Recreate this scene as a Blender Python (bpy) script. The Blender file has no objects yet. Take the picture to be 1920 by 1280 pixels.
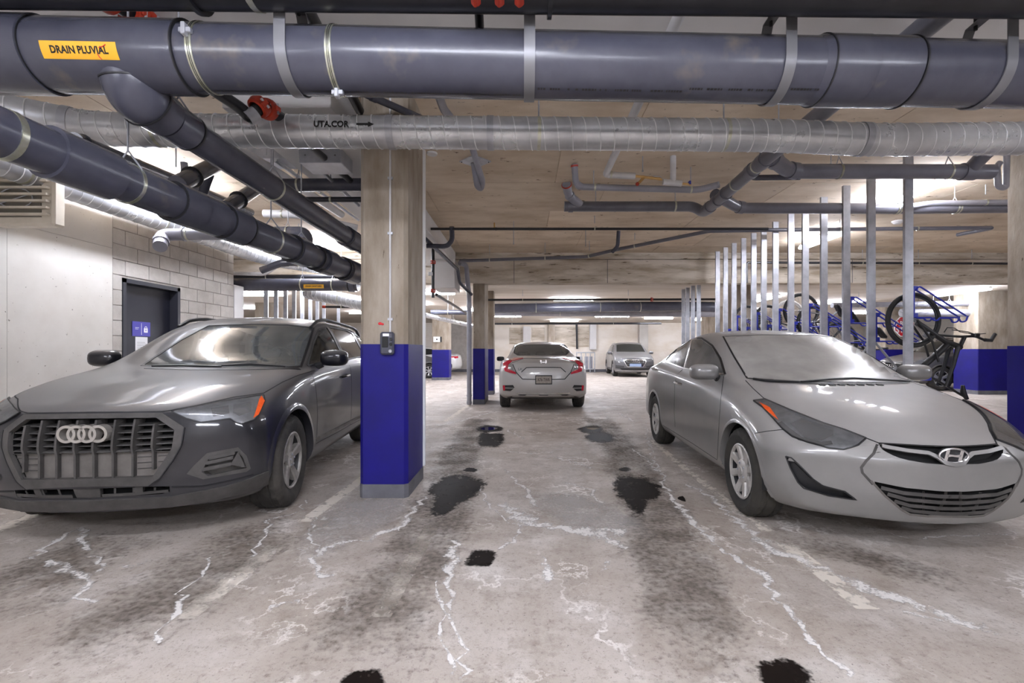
import bpy, bmesh, math, random
from math import sin, cos, pi, radians, sqrt
from mathutils import Vector, Matrix
from mathutils.bvhtree import BVHTree
from mathutils.geometry import delaunay_2d_cdt
V = Vector
random.seed(7)
SC = bpy.context.scene
COL = SC.collection
# ---------------------------------------------------------------- camera
F, CX, CY, EYE = 890.0, 980.0, 658.0, 1.2        # pixels of the 1920x1280 frame, metres
F0 = 830.0; K = F/F0                             # depths below were first measured with F0; K turns them into metres
cam_d = bpy.data.cameras.new('camera'); cam = bpy.data.objects.new('camera', cam_d); COL.objects.link(cam)
cam.location = (0, 0, EYE); cam.rotation_euler = (pi/2, 0, 0)
cam_d.sensor_width = 36; cam_d.lens = F/1920*36
cam_d.shift_x = (960-CX)/1920; cam_d.shift_y = (CY-640)/1920
cam_d.clip_start = .02; cam_d.clip_end = 200
SC.camera = cam
# ---------------------------------------------------------------- world, exposure
w = bpy.data.worlds.new('world'); SC.world = w; w.use_nodes = True
w.node_tree.nodes['Background'].inputs[0].default_value = (.8, .82, .85, 1)
w.node_tree.nodes['Background'].inputs[1].default_value = .3
SC.view_settings.view_transform = 'Standard'; SC.view_settings.look = 'None'
SC.view_settings.exposure = 1.0; SC.view_settings.gamma = 1.0; SC.view_settings.use_curve_mapping = False
LIGHT = 60.0                                       # emission of the lamp diffusers
# ---------------------------------------------------------------- pixel helpers
def P(px, py, d): return V(((px-CX)/F0*d, d*K, EYE-(py-CY)/F0*d))
def PZ(px, py, z): return P(px, py, F0*(EYE-z)/(py-CY))
def PX(px, py, X): return P(px, py, X*F0/(px-CX))
# ---------------------------------------------------------------- materials
def lin(c):
    if isinstance(c, str): c = [int(c[i:i+2], 16)/255 for i in (0, 2, 4)]
    return tuple((x/12.92 if x <= .04045 else ((x+.055)/1.055)**2.4) for x in c) + (1,)
MATS = {}
def mat(name, col, rough=.5, metal=0., col2=None, scale=4., detail=6, lo=.35, hi=.65, bump=0., bscale=None,
        stretch=None, coat=0., emit=0., spec=.5, col3=None, scale3=30., lo3=.6, hi3=.7, rand=0., rough2=None):
    m = bpy.data.materials.new(name); MATS[name] = m; m.use_nodes = True
    nt = m.node_tree; N = nt.nodes; L = nt.links; b = N['Principled BSDF']
    b.inputs['Base Color'].default_value = lin(col); b.inputs['Roughness'].default_value = rough
    b.inputs['Metallic'].default_value = metal; b.inputs['Coat Weight'].default_value = coat
    b.inputs['Specular IOR Level'].default_value = spec
    if emit:
        b.inputs['Emission Color'].default_value = lin(col); b.inputs['Emission Strength'].default_value = emit
    if col2 or col3 or bump or rand:
        g = N.new('ShaderNodeNewGeometry'); mp = N.new('ShaderNodeMapping')
        L.new(g.outputs['Position'], mp.inputs[0])
        if stretch: mp.inputs['Scale'].default_value = stretch
        def noise(sc, dt):
            n = N.new('ShaderNodeTexNoise'); n.inputs['Scale'].default_value = sc; n.inputs['Detail'].default_value = dt
            n.inputs['Roughness'].default_value = .6
            L.new(mp.outputs[0], n.inputs['Vector']); return n
        cur = None
        def mixc(fac, c1, c2):
            x = N.new('ShaderNodeMix'); x.data_type = 'RGBA'
            L.new(fac, x.inputs[0])
            if hasattr(c1, 'links'): L.new(c1, x.inputs[6])
            else: x.inputs[6].default_value = lin(c1)
            x.inputs[7].default_value = lin(c2); return x.outputs[2]
        def ramp(src, a, z):
            r = N.new('ShaderNodeMapRange'); r.inputs[1].default_value = a; r.inputs[2].default_value = z
            L.new(src, r.inputs[0]); return r.outputs[0]
        if col2:
            f = ramp(noise(scale, detail).outputs[0], lo, hi); cur = mixc(f, col, col2)
            if rough2 is not None:
                r = N.new('ShaderNodeMapRange'); r.inputs[3].default_value = rough; r.inputs[4].default_value = rough2
                L.new(f, r.inputs[0]); L.new(r.outputs[0], b.inputs['Roughness'])
        if col3: cur = mixc(ramp(noise(scale3, 4).outputs[0], lo3, hi3), cur or col, col3)
        if rand:
            oi = N.new('ShaderNodeObjectInfo'); r = N.new('ShaderNodeMapRange')
            r.inputs[3].default_value = 1-rand; r.inputs[4].default_value = 1+rand*.6
            L.new(oi.outputs['Random'], r.inputs[0])
            h = N.new('ShaderNodeHueSaturation')
            if cur: L.new(cur, h.inputs['Color'])
            else: h.inputs['Color'].default_value = lin(col)
            L.new(r.outputs[0], h.inputs['Value']); cur = h.outputs[0]
        if cur: L.new(cur, b.inputs['Base Color'])
        if bump:
            bp = N.new('ShaderNodeBump'); bp.inputs['Strength'].default_value = bump; bp.inputs['Distance'].default_value = .01
            L.new(noise(bscale or scale*6, 6).outputs[0], bp.inputs['Height']); L.new(bp.outputs[0], b.inputs['Normal'])
    return m
# ---------------------------------------------------------------- objects
def tag(o, label=None, cat=None, group=None, kind=None):
    if label: o['label'] = label
    if cat: o['category'] = cat
    if group: o['group'] = group
    if kind: o['kind'] = kind
    return o
def thing(name, label, cat, loc=(0, 0, 0), rz=0., group=None):
    o = bpy.data.objects.new(name, None); COL.objects.link(o)
    o.location = loc; o.rotation_euler = (0, 0, rz); o.empty_display_size = .1
    return tag(o, label, cat, group)
def wrap(name, me, parent=None):
    o = bpy.data.objects.new(name, me); COL.objects.link(o)
    if parent: o.parent = parent
    return o
def copy_tree(o, parent=None):
    c = o.copy(); COL.objects.link(c)
    if parent: c.parent = parent
    for ch in o.children: copy_tree(ch, c)
    return c
class MB:
    def __init__(s): s.v = []; s.f = []; s.off = V((0, 0, 0))
    def add(s, vs, fs):
        n = len(s.v); s.v += [tuple(p) for p in vs]; s.f += [tuple(i+n for i in f) for f in fs]; return s
    def box(s, a, b, bev=0., mtx=None):
        x0, y0, z0 = a; x1, y1, z1 = b
        if bev <= 0:
            vs = [V((x, y, z)) for z in (z0, z1) for y in (y0, y1) for x in (x0, x1)]
            fs = [(0, 2, 3, 1), (4, 5, 7, 6), (0, 1, 5, 4), (2, 6, 7, 3), (0, 4, 6, 2), (1, 3, 7, 5)]
        else:
            vs = []; k = bev                      # chamfered box
            for z in (z0, z1):
                for y in (y0, y1):
                    for x in (x0, x1):
                        sx = k if x == x0 else -k; sy = k if y == y0 else -k; sz = k if z == z0 else -k
                        vs += [V((x+sx, y+sy, z)), V((x+sx, y, z+sz)), V((x, y+sy, z+sz))]
            g = lambda i, c: i*3+c
            fs = [(g(0,0), g(2,0), g(3,0), g(1,0)), (g(4,0), g(5,0), g(7,0), g(6,0)), (g(0,1), g(1,1), g(5,1), g(4,1)),
                  (g(2,1), g(6,1), g(7,1), g(3,1)), (g(0,2), g(4,2), g(6,2), g(2,2)), (g(1,2), g(3,2), g(7,2), g(5,2))]
            for i, j, c in ((0,1,2),(2,3,2),(4,5,2),(6,7,2)): fs.append((g(i,0), g(j,0), g(j,1), g(i,1)))
            for i, j, c in ((0,2,1),(1,3,1),(4,6,1),(5,7,1)): fs.append((g(i,0), g(j,0), g(j,2), g(i,2)))
            for i, j in ((0,4),(1,5),(2,6),(3,7)): fs.append((g(i,1), g(j,1), g(j,2), g(i,2)))
            for i in range(8): fs.append((g(i,0), g(i,1), g(i,2)))
        if mtx: vs = [mtx @ p for p in vs]
        return s.add(vs, fs)
    def tube(s, pts, r, n=12, caps=True, closed=False):
        pts = [V(p) for p in pts]; m = len(pts)
        rs = r if isinstance(r, (list, tuple)) else [r]*m
        vs = []; fs = []; prev = None
        for i, p in enumerate(pts):
            if closed: t = (pts[(i+1) % m]-pts[i-1]).normalized()
            elif i == 0: t = (pts[1]-p).normalized()
            elif i == m-1: t = (p-pts[i-1]).normalized()
            else:
                t = ((p-pts[i-1]).normalized()+(pts[i+1]-p).normalized())
                t = t.normalized() if t.length > 1e-6 else (pts[i+1]-p).normalized()
            if prev is None:
                u = t.cross(V((0, 0, 1)))
                if u.length < .05: u = t.cross(V((0, 1, 0)))
                u.normalize()
            else:
                u = prev-t*prev.dot(t); u.normalize()
            prev = u; w_ = t.cross(u)
            vs += [p+(u*cos(2*pi*k/n)+w_*sin(2*pi*k/n))*rs[i] for k in range(n)]
        for i in range(m if closed else m-1):
            a = i*n; b = ((i+1) % m)*n
            for k in range(n):
                k2 = (k+1) % n; fs.append((a+k, b+k, b+k2, a+k2))
        if caps and not closed:
            fs.append(tuple(range(n))); fs.append(tuple(reversed(range((m-1)*n, m*n))))
        return s.add(vs, fs)
    def lathe(s, prof, mtx, n=32, close=False):      # prof: (radius, axial); axis = local x
        vs = []; fs = []; m = len(prof)
        for k in range(n):
            c, d = cos(2*pi*k/n), sin(2*pi*k/n)
            vs += [mtx @ V((a, r*c, r*d)) for r, a in prof]
        for k in range(n):
            a = k*m; b = ((k+1) % n)*m
            for i in range(m if close else m-1):
                j = (i+1) % m; fs.append((a+i, a+j, b+j, b+i))
        return s.add(vs, fs)
    def prism(s, poly, a, b, f):                     # poly 2-D, f(u, v, w) -> point, w from a to b
        n = len(poly); vs = [f(u, v_, a) for u, v_ in poly]+[f(u, v_, b) for u, v_ in poly]
        fs = [tuple(range(n)), tuple(reversed(range(n, 2*n)))]+[(i, i+n, (i+1) % n+n, (i+1) % n) for i in range(n)]
        return s.add(vs, fs)
    def sphere(s, c, r, n=12, m=8):
        rx, ry, rz = r if isinstance(r, (tuple, list)) else (r, r, r); c = V(c)
        vs = [c+V((rx*sin(pi*j/m)*cos(2*pi*i/n), ry*sin(pi*j/m)*sin(2*pi*i/n), rz*cos(pi*j/m))) for j in range(1, m) for i in range(n)]
        vs += [c+V((0, 0, rz)), c-V((0, 0, rz))]; fs = []
        for j in range(m-2):
            for i in range(n): fs.append((j*n+i, (j+1)*n+i, (j+1)*n+(i+1) % n, j*n+(i+1) % n))
        T = (m-1)*n
        for i in range(n): fs.append((T, i, (i+1) % n)); fs.append((T+1, (m-2)*n+(i+1) % n, (m-2)*n+i))
        return s.add(vs, fs)
    def mesh(s, name='m', smooth=True, fix=True, angle=35):
        me = bpy.data.meshes.new(name); me.from_pydata(s.v, [], s.f)
        if fix:
            bm = bmesh.new(); bm.from_mesh(me); bmesh.ops.recalc_face_normals(bm, faces=bm.faces); bm.to_mesh(me); bm.free()
        if smooth:
            me.shade_smooth(); me.set_sharp_from_angle(angle=radians(angle))
        return me
    def build(s, name, m, parent=None, smooth=True, fix=True, angle=35):
        me = s.mesh(name, smooth, fix, angle)
        if m: me.materials.append(MATS[m] if isinstance(m, str) else m)
        return wrap(name, me, parent)
def struct(o): o['kind'] = 'structure'; return o
def box_obj(name, a, b, m, parent=None, bev=0.): return MB().box(a, b, bev).build(name, m, parent)
def bend(pts, rad=.08, n=5):
    pts = [V(p) for p in pts]; out = [pts[0]]
    for i in range(1, len(pts)-1):
        a, p, b = pts[i-1], pts[i], pts[i+1]
        r = min(rad, (a-p).length*.45, (b-p).length*.45)
        p0 = p+(a-p).normalized()*r; p1 = p+(b-p).normalized()*r
        for k in range(n+1):
            t = k/n; out.append(p0*(1-t)**2+p*2*t*(1-t)+p1*t*t)
    return out+[pts[-1]]
def text_mesh(body, size, bold=.0, sx=1.):           # flat mesh centred on the origin
    cu = bpy.data.curves.new('t', 'FONT'); cu.body = body; cu.size = size; cu.align_x = 'CENTER'; cu.align_y = 'CENTER'
    cu.offset = bold; cu.resolution_u = 3
    o = bpy.data.objects.new('t', cu); COL.objects.link(o)
    dg = bpy.context.evaluated_depsgraph_get(); me = bpy.data.meshes.new_from_object(o.evaluated_get(dg))
    vs = [V((p.co.x*sx, p.co.y, 0)) for p in me.vertices]; fs = [tuple(p.vertices) for p in me.polygons]
    bpy.data.objects.remove(o); bpy.data.curves.remove(cu); bpy.data.meshes.remove(me)
    return vs, fs
def put_text(body, size, m, parent, f, name='lettering', bold=0., sx=1.):
    vs, fs = text_mesh(body, size, bold, sx); b = MB(); b.add([f(p.x, p.y) for p in vs], fs)
    return b.build(name, m, parent, smooth=False, fix=False)
# ---------------------------------------------------------------- materials of the place
mat('white_paint', 'd9d7d6', .55, col2='cfccca', scale=1.5, bump=.05)
mat('slab', 'e0d0bb', .85, col2='c6b299', scale=1.6, stretch=(.8, 1.7, 1.), detail=9, lo=.38, hi=.66, col3='6b5740', scale3=9, lo3=.655, hi3=.72, bump=.25, bscale=14, rand=.13)
mat('slab_far', 'd8cfc4', .85, col2='c6b9a8', scale=1.2, stretch=(.6, 3., 1.), lo=.4, hi=.7, bump=.2)
mat('beam_con', 'd6cdc0', .85, col2='a59783', scale=1.3, stretch=(.7, 1., 4.), lo=.4, hi=.64, col3='57472f', scale3=4, lo3=.62, hi3=.72, bump=.3)
mat('column_con', 'a99e90', .85, col2='837666', scale=2.6, stretch=(2., 2., .6), detail=9, lo=.36, hi=.66, col3='5f5142', scale3=14, lo3=.68, hi3=.74, bump=.3, bscale=24)
mat('wall_con', 'cfcbc5', .8, col2='bdb7af', scale=.9, lo=.4, hi=.7, col3='6d665e', scale3=24, lo3=.69, hi3=.715, bump=.2)
mat('wall_far', 'efe7dd', .85, col2='ddd0be', scale=.7, stretch=(1, 1, 2), lo=.42, hi=.7, bump=.2)
mat('block', 'b8b3ad', .9, col2='a8a29b', scale=5, bump=.35, bscale=60, rand=.06)
mat('mortar', 'a39d96', .95, col2='948e87', scale=8, bump=.3)
mat('blue_paint', '1d1976', .45, spec=.2, col2='1c1968', scale=3, col3='8f90b8', scale3=22, lo3=.79, hi3=.81, bump=.06)
mat('base_grey', '6a6a70', .7, col2='57575c', scale=5, bump=.2)
mat('pvc', '4e4f5a', .24, col2='434450', scale=3, col3='6a635c', scale3=3.2, lo3=.6, hi3=.8, bump=.02)
mat('pvc_mid', '6f6f79', .3, col2='61616b', scale=3)
mat('pvc_light', '9a9aa4', .35, col2='8a8a93', scale=4)
mat('pvc_white', 'd3d2d4', .4, col2='c3c2c4', scale=4)
mat('pvc_dark', '33343a', .35, col2='2a2a2f', scale=3)
mat('black_pipe', '17171a', .3, col2='222226', scale=5)
mat('seal', '1b1b1f', .5)
mat('seam', 'f0f1f3', .3, .4)
mat('galv', 'd6d8db', .25, .6, col2='b4b6ba', scale=3, rough2=.36, stretch=(1, 1, 1), bump=.04, bscale=5)
mat('steel', 'bfc1c8', .35, .5, col2='a3a5ac', scale=6)
mat('strap', '7c7c80', .42, .5)
mat('zinc', 'cfd0c8', .3, .85, col2='b8b9a0', scale=20)
mat('red_coupling', 'b9391f', .45, col2='9c2c17', scale=9)
mat('yellow', 'f2b62c', .45, col2='e9ab25', scale=9)
mat('ink', '141414', .6)
mat('brass', 'c9a36a', .35, .7)
mat('lamp', 'eef2ff', .4, emit=LIGHT)
mat('lamp_body', 'd8d8d8', .5)
mat('door_navy', '20212d', .38, col2='1b1c27', scale=3)
mat('frame_navy', '2f3038', .4)
mat('sign_blue', '4a46a8', .4)
mat('sign_white', 'f2f2f4', .45)
mat('paper', 'e4e4e6', .6)
mat('paper_grey', '9a9a9c', .7)
mat('heater', 'd8cfbf', .5, col2='cbc1b0', scale=5)
mat('heater_dark', '6b655b', .7)
mat('stop_red', 'd2232f', .4)
mat('rack_blue', '232f9c', .35)
mat('rubber', '1c1c1e', .75, col2='2b2a29', scale=9, bump=.2)
mat('tyre', '2a2826', .85, col2='46423d', scale=6, bump=.3, lo=.4, hi=.7)
mat('tyre_dark', '242322', .85, col2='38352f', scale=6, bump=.3)
mat('alloy_dirty', 'a39f9a', .45, .25, col2='86827d', scale=14)
mat('alloy', 'b9b9bb', .3, .6, col2='a5a5a7', scale=9)
mat('hubcap', 'bebbb7', .4, .25, col2='a9a5a0', scale=14)
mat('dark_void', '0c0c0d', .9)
mat('chrome', 'd8d8da', .18, .95)
mat('emblem', 'a8a39c', .4, .45)
mat('bike_black', '18181a', .4)
mat('bike_white', 'd5d2cd', .4)
mat('bike_grey', '8b8d92', .35, .5)
mat('orange_lens', 'f0652a', .3, col2='e0531c', scale=30)
mat('red_lens', 'c01230', .2, coat=.6, col2='a80e28', scale=12)
mat('panel_gap', '17171a', .7)
mat('plastic_trim', '3b3a39', .65, col2='57534e', scale=5, bump=.15)
mat('plastic_black', '1d1d1f', .5)
mat('interior', '2c2c2f', .75)
mat('interior_light', '77767a', .7)
mat('plate', 'a59c93', .5, col2='8d847c', scale=40)
mat('plate_ink', '4a3f3c', .6)
mat('plate_blue', '9fb4d8', .5)
mat('camera_white', 'e8e8ea', .4)
mat('green_tag', '3f9c62', .5)
def paint(name, col, dust, amt, coat=.5, rough=.3, lo=.35, hi=.7, up=.5, low=0., metal=.15, spec=.5):
    """car paint under road dust: the dust lies thicker on surfaces that face up, and low on the sides, in patches"""
    m = bpy.data.materials.new(name); MATS[name] = m; m.use_nodes = True
    N = m.node_tree.nodes; L = m.node_tree.links; b = N['Principled BSDF']
    tc = N.new('ShaderNodeTexCoord'); n = N.new('ShaderNodeTexNoise'); n.inputs['Scale'].default_value = 3; n.inputs['Detail'].default_value = 8
    n.inputs['Roughness'].default_value = .65
    L.new(tc.outputs['Object'], n.inputs['Vector'])
    r = N.new('ShaderNodeMapRange'); r.inputs[1].default_value = lo; r.inputs[2].default_value = hi; r.inputs[3].default_value = amt*.6; r.inputs[4].default_value = amt
    L.new(n.outputs[0], r.inputs[0])
    sx = N.new('ShaderNodeSeparateXYZ'); L.new(tc.outputs['Normal'], sx.inputs[0])
    u = N.new('ShaderNodeMapRange'); u.inputs[1].default_value = .2; u.inputs[2].default_value = .95; u.inputs[3].default_value = 0; u.inputs[4].default_value = up
    L.new(sx.outputs[2], u.inputs[0])
    so = N.new('ShaderNodeSeparateXYZ'); L.new(tc.outputs['Object'], so.inputs[0])
    lw = N.new('ShaderNodeMapRange'); lw.inputs[1].default_value = .75; lw.inputs[2].default_value = .25; lw.inputs[3].default_value = 0; lw.inputs[4].default_value = low
    L.new(so.outputs[2], lw.inputs[0])
    a = N.new('ShaderNodeMath'); a.operation = 'ADD'; L.new(r.outputs[0], a.inputs[0]); L.new(u.outputs[0], a.inputs[1])
    a2 = N.new('ShaderNodeMath'); a2.operation = 'ADD'; a2.use_clamp = True; L.new(a.outputs[0], a2.inputs[0]); L.new(lw.outputs[0], a2.inputs[1])
    n2 = N.new('ShaderNodeTexNoise'); n2.inputs['Scale'].default_value = 60; n2.inputs['Detail'].default_value = 3; L.new(tc.outputs['Object'], n2.inputs['Vector'])
    x = N.new('ShaderNodeMix'); x.data_type = 'RGBA'; L.new(a2.outputs[0], x.inputs[0]); x.inputs[6].default_value = lin(col); x.inputs[7].default_value = lin(dust)
    L.new(x.outputs[2], b.inputs['Base Color'])
    rr = N.new('ShaderNodeMapRange'); rr.inputs[3].default_value = rough; rr.inputs[4].default_value = .55; L.new(a2.outputs[0], rr.inputs[0]); L.new(rr.outputs[0], b.inputs['Roughness'])
    cc = N.new('ShaderNodeMapRange'); cc.inputs[3].default_value = coat; cc.inputs[4].default_value = coat*.25; L.new(a2.outputs[0], cc.inputs[0]); L.new(cc.outputs[0], b.inputs['Coat Weight'])
    b.inputs['Coat Roughness'].default_value = .06; b.inputs['Metallic'].default_value = metal; b.inputs['Specular IOR Level'].default_value = spec
    return m
paint('paint_black', '0e0f18', '8f8c8a', .03, coat=.7, rough=.3, lo=.45, hi=.7, up=.5, low=.13, metal=0, spec=.15)
paint('paint_dusty', '5a5958', 'b6b3b0', .22, coat=.7, rough=.3, up=.6, low=.15)
paint('paint_silver', 'b3b1af', 'a39d97', .25, coat=.6, rough=.28, up=.25, low=.4)
paint('paint_grey', '4d4e54', '8d8a88', .25, coat=.8, rough=.25, up=.2, low=.2)
paint('paint_dark', '3e3f43', '77736f', .25, coat=.7, rough=.28, up=.2, low=.3)
paint('paint_white', 'dddcdc', 'b5b0aa', .15, coat=.6, rough=.28, up=.1, low=.3)
def glass(name, dust, amt, trans=.55, tint='9fa8a4'):
    m = bpy.data.materials.new(name); MATS[name] = m; m.use_nodes = True
    N = m.node_tree.nodes; L = m.node_tree.links; out = N['Material Output']; N.remove(N['Principled BSDF'])
    t = N.new('ShaderNodeBsdfTransparent'); t.inputs[0].default_value = lin(tint)
    d = N.new('ShaderNodeBsdfDiffuse'); d.inputs[0].default_value = lin(dust)
    g = N.new('ShaderNodeBsdfGlossy'); g.inputs['Roughness'].default_value = .07 if amt < .5 else .22
    f = N.new('ShaderNodeFresnel'); f.inputs[0].default_value = 1.5
    tc = N.new('ShaderNodeTexCoord'); n = N.new('ShaderNodeTexNoise'); n.inputs['Scale'].default_value = 4; n.inputs['Detail'].default_value = 6
    L.new(tc.outputs['Object'], n.inputs['Vector'])
    r = N.new('ShaderNodeMapRange'); r.inputs[1].default_value = .3; r.inputs[2].default_value = .7; r.inputs[3].default_value = amt*.8; r.inputs[4].default_value = min(1, amt*1.15)
    L.new(n.outputs[0], r.inputs[0])
    a = N.new('ShaderNodeMixShader'); L.new(r.outputs[0], a.inputs[0]); L.new(t.outputs[0], a.inputs[1]); L.new(d.outputs[0], a.inputs[2])
    c = N.new('ShaderNodeMixShader'); L.new(f.outputs[0], c.inputs[0]); L.new(a.outputs[0], c.inputs[1]); L.new(g.outputs[0], c.inputs[2])
    L.new(c.outputs[0], out.inputs[0]); return m
glass('glass_hazy', '8d9292', .36)
glass('glass_dusty', 'b3b0ac', .86)
glass('glass_side', 'a3a4a4', .38, tint='6d7270')
glass('glass_dark', '50524f', .25, tint='55585a')
glass('glass_clear', 'c0c2c2', .15, tint='c0c4c4')
glass('lens_clear', 'cfd0d2', .22, tint='e8eaec')
glass('lens_dusty', 'b5b3b1', .2, tint='d8dadc')
def decal(name, col, rough, thr=.5, nscale=9., ns2=45., soft=.08, amount=.55, spec=.5, opac=1.):
    """worn mark on the floor: the 'fade' attribute falls to 0 at its rim, noise breaks the rim up"""
    m = bpy.data.materials.new(name); MATS[name] = m; m.use_nodes = True
    N = m.node_tree.nodes; L = m.node_tree.links; b = N['Principled BSDF']; out = N['Material Output']
    b.inputs['Base Color'].default_value = lin(col); b.inputs['Roughness'].default_value = rough; b.inputs['Specular IOR Level'].default_value = spec
    at = N.new('ShaderNodeAttribute'); at.attribute_name = 'fade'
    g = N.new('ShaderNodeNewGeometry'); s = None
    for k, (sc, wgt) in enumerate(((nscale, amount), (ns2, amount*.8))):
        n = N.new('ShaderNodeTexNoise'); n.inputs['Scale'].default_value = sc; n.inputs['Detail'].default_value = 5; L.new(g.outputs['Position'], n.inputs['Vector'])
        q = N.new('ShaderNodeMath'); q.operation = 'MULTIPLY_ADD'; q.inputs[1].default_value = wgt*5; q.inputs[2].default_value = -wgt*2.5
        L.new(n.outputs[0], q.inputs[0])
        a = N.new('ShaderNodeMath'); a.operation = 'ADD'; L.new(s or at.outputs['Fac'], a.inputs[0]); L.new(q.outputs[0], a.inputs[1]); s = a.outputs[0]
    r = N.new('ShaderNodeMapRange'); r.inputs[1].default_value = thr-soft; r.inputs[2].default_value = thr+soft; r.inputs[4].default_value = opac; L.new(s, r.inputs[0])
    t = N.new('ShaderNodeBsdfTransparent'); x = N.new('ShaderNodeMixShader')
    L.new(r.outputs[0], x.inputs[0]); L.new(t.outputs[0], x.inputs[1]); L.new(b.outputs[0], x.inputs[2]); L.new(x.outputs[0], out.inputs[0])
    return m
decal('salt', 'eae6e2', .85, soft=.45, amount=.75, nscale=11, ns2=60, opac=.8)
decal('line_white', 'e6ddd0', .8, thr=.38, soft=.3, amount=.5, ns2=30, opac=.8)
decal('wet', '17110e', .55, soft=.3, amount=.5, spec=.04, nscale=8, opac=.93)
decal('water', '1a1614', .03, soft=.06, amount=.3, spec=.9)
decal('grime', '5c5046', .8, soft=.8, amount=.7, nscale=3, ns2=30, opac=.58)
decal('patch_grey', 'bab5b1', .75, soft=.6, amount=.5, nscale=3, opac=.5)
def floor_mat():
    m = bpy.data.materials.new('floor_con'); MATS['floor_con'] = m; m.use_nodes = True
    N = m.node_tree.nodes; L = m.node_tree.links; b = N['Principled BSDF']; b.inputs['Roughness'].default_value = .62
    g = N.new('ShaderNodeNewGeometry')
    def noise(sc, dt, st=(1, 1, 1), ro=.6):
        mp = N.new('ShaderNodeMapping'); mp.inputs['Scale'].default_value = st; L.new(g.outputs['Position'], mp.inputs[0])
        n = N.new('ShaderNodeTexNoise'); n.inputs['Scale'].default_value = sc; n.inputs['Detail'].default_value = dt; n.inputs['Roughness'].default_value = ro
        L.new(mp.outputs[0], n.inputs['Vector']); return n.outputs[0]
    def ramp(s, a, z, lo=0, hi=1):
        r = N.new('ShaderNodeMapRange'); r.inputs[1].default_value = a; r.inputs[2].default_value = z; r.inputs[3].default_value = lo; r.inputs[4].default_value = hi
        L.new(s, r.inputs[0]); return r.outputs[0]
    def mixc(f, a, c):
        x = N.new('ShaderNodeMix'); x.data_type = 'RGBA'; L.new(f, x.inputs[0])
        if isinstance(a, str): x.inputs[6].default_value = lin(a)
        else: L.new(a, x.inputs[6])
        x.inputs[7].default_value = lin(c); return x.outputs[2]
    c = mixc(ramp(noise(1.1, 8), .35, .65), 'bab2aa', '9f9489')
    c = mixc(ramp(noise(.8, 6, (2.2, .5, 1)), .5, .75, 0, .7), c, '8a7d73')       # wheel-borne dirt along the lanes
    c = mixc(ramp(noise(2.6, 7), .54, .7, 0, .75), c, 'cbc5bf')
    c = mixc(ramp(noise(4, 10, ro=.8), .5, .68, 0, .75), c, '83766a')
    def vein(sc, wd, msc, lo_):
        a = N.new('ShaderNodeMath'); a.operation = 'SUBTRACT'; a.inputs[1].default_value = .5; L.new(noise(sc, 9, ro=.62), a.inputs[0])
        q = N.new('ShaderNodeMath'); q.operation = 'ABSOLUTE'; L.new(a.outputs[0], q.inputs[0])
        v = ramp(q.outputs[0], wd, wd*.25); k = N.new('ShaderNodeMath'); k.operation = 'MULTIPLY'; L.new(v, k.inputs[0]); L.new(ramp(noise(msc, 3), lo_, lo_+.1, 0, .8), k.inputs[1]); return k.outputs[0]
    c = mixc(vein(.8, .011, .7, .5), c, 'e4dfda')                                # salt left along cracks and tide lines
    c = mixc(vein(1.9, .012, 1.1, .52), c, 'ddd7d1')
    c = mixc(ramp(noise(30, 8, ro=.8), .53, .66, 0, .8), c, '7a6d63')
    c = mixc(ramp(noise(85, 4, ro=.7), .61, .68, 0, .85), c, '4a423d')
    L.new(c, b.inputs['Base Color'])
    L.new(ramp(noise(3, 5), .35, .7, .48, .8), b.inputs['Roughness'])
    bp = N.new('ShaderNodeBump'); bp.inputs['Strength'].default_value = .35; bp.inputs['Distance'].default_value = .01
    L.new(noise(40, 8), bp.inputs['Height']); L.new(bp.outputs[0], b.inputs['Normal'])
floor_mat()
# ================================================================ the shell
SLAB, SLAB2, XL, XR, YB, YN = 3.4, 2.86, -14., 20., 26.*K, -4.
YC, YE, YF = 3.45*K, 10.2*K, 9.9*K               # ceiling changes: white to slab, slab to far ceiling, beam face
fl = struct(box_obj('floor', (XL, YN, -.2), (XR, YB, 0), 'floor_con')); tag(fl, 'stained grey concrete garage floor with salt streaks')
cw = struct(box_obj('ceiling', (-5.6, YN, SLAB-.03), (XR, YC, SLAB+.2), 'white_paint')); tag(cw, 'white painted ceiling above the large pipe')
cs = struct(box_obj('ceiling', (XL, YC, SLAB+.012), (XR, YE, SLAB+.2), 'slab')); tag(cs, 'brown board-marked concrete slab overhead')
pm = {}
y = YC; row = 0
while y < YF-.01:
    y1 = min(y+1.25, YF); x = -6.2-(row % 2)*.7; 
    while x < 17:
        x1 = x+2.44; key = round(y1-y, 3)
        if key not in pm: 
            b = MB().box((.005, .005, 0), (2.435, y1-y-.005, .012)); me = b.mesh('panel'); me.materials.append(MATS['slab']); pm[key] = me
        o = wrap('panel', pm[key], cs); o.location = (x, y, SLAB); x = x1
    y = y1; row += 1
cf = struct(box_obj('ceiling', (XL, YE, SLAB2), (XR, YB, SLAB2+.6), 'slab_far')); tag(cf, 'pale far ceiling beyond the concrete beam')
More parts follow.
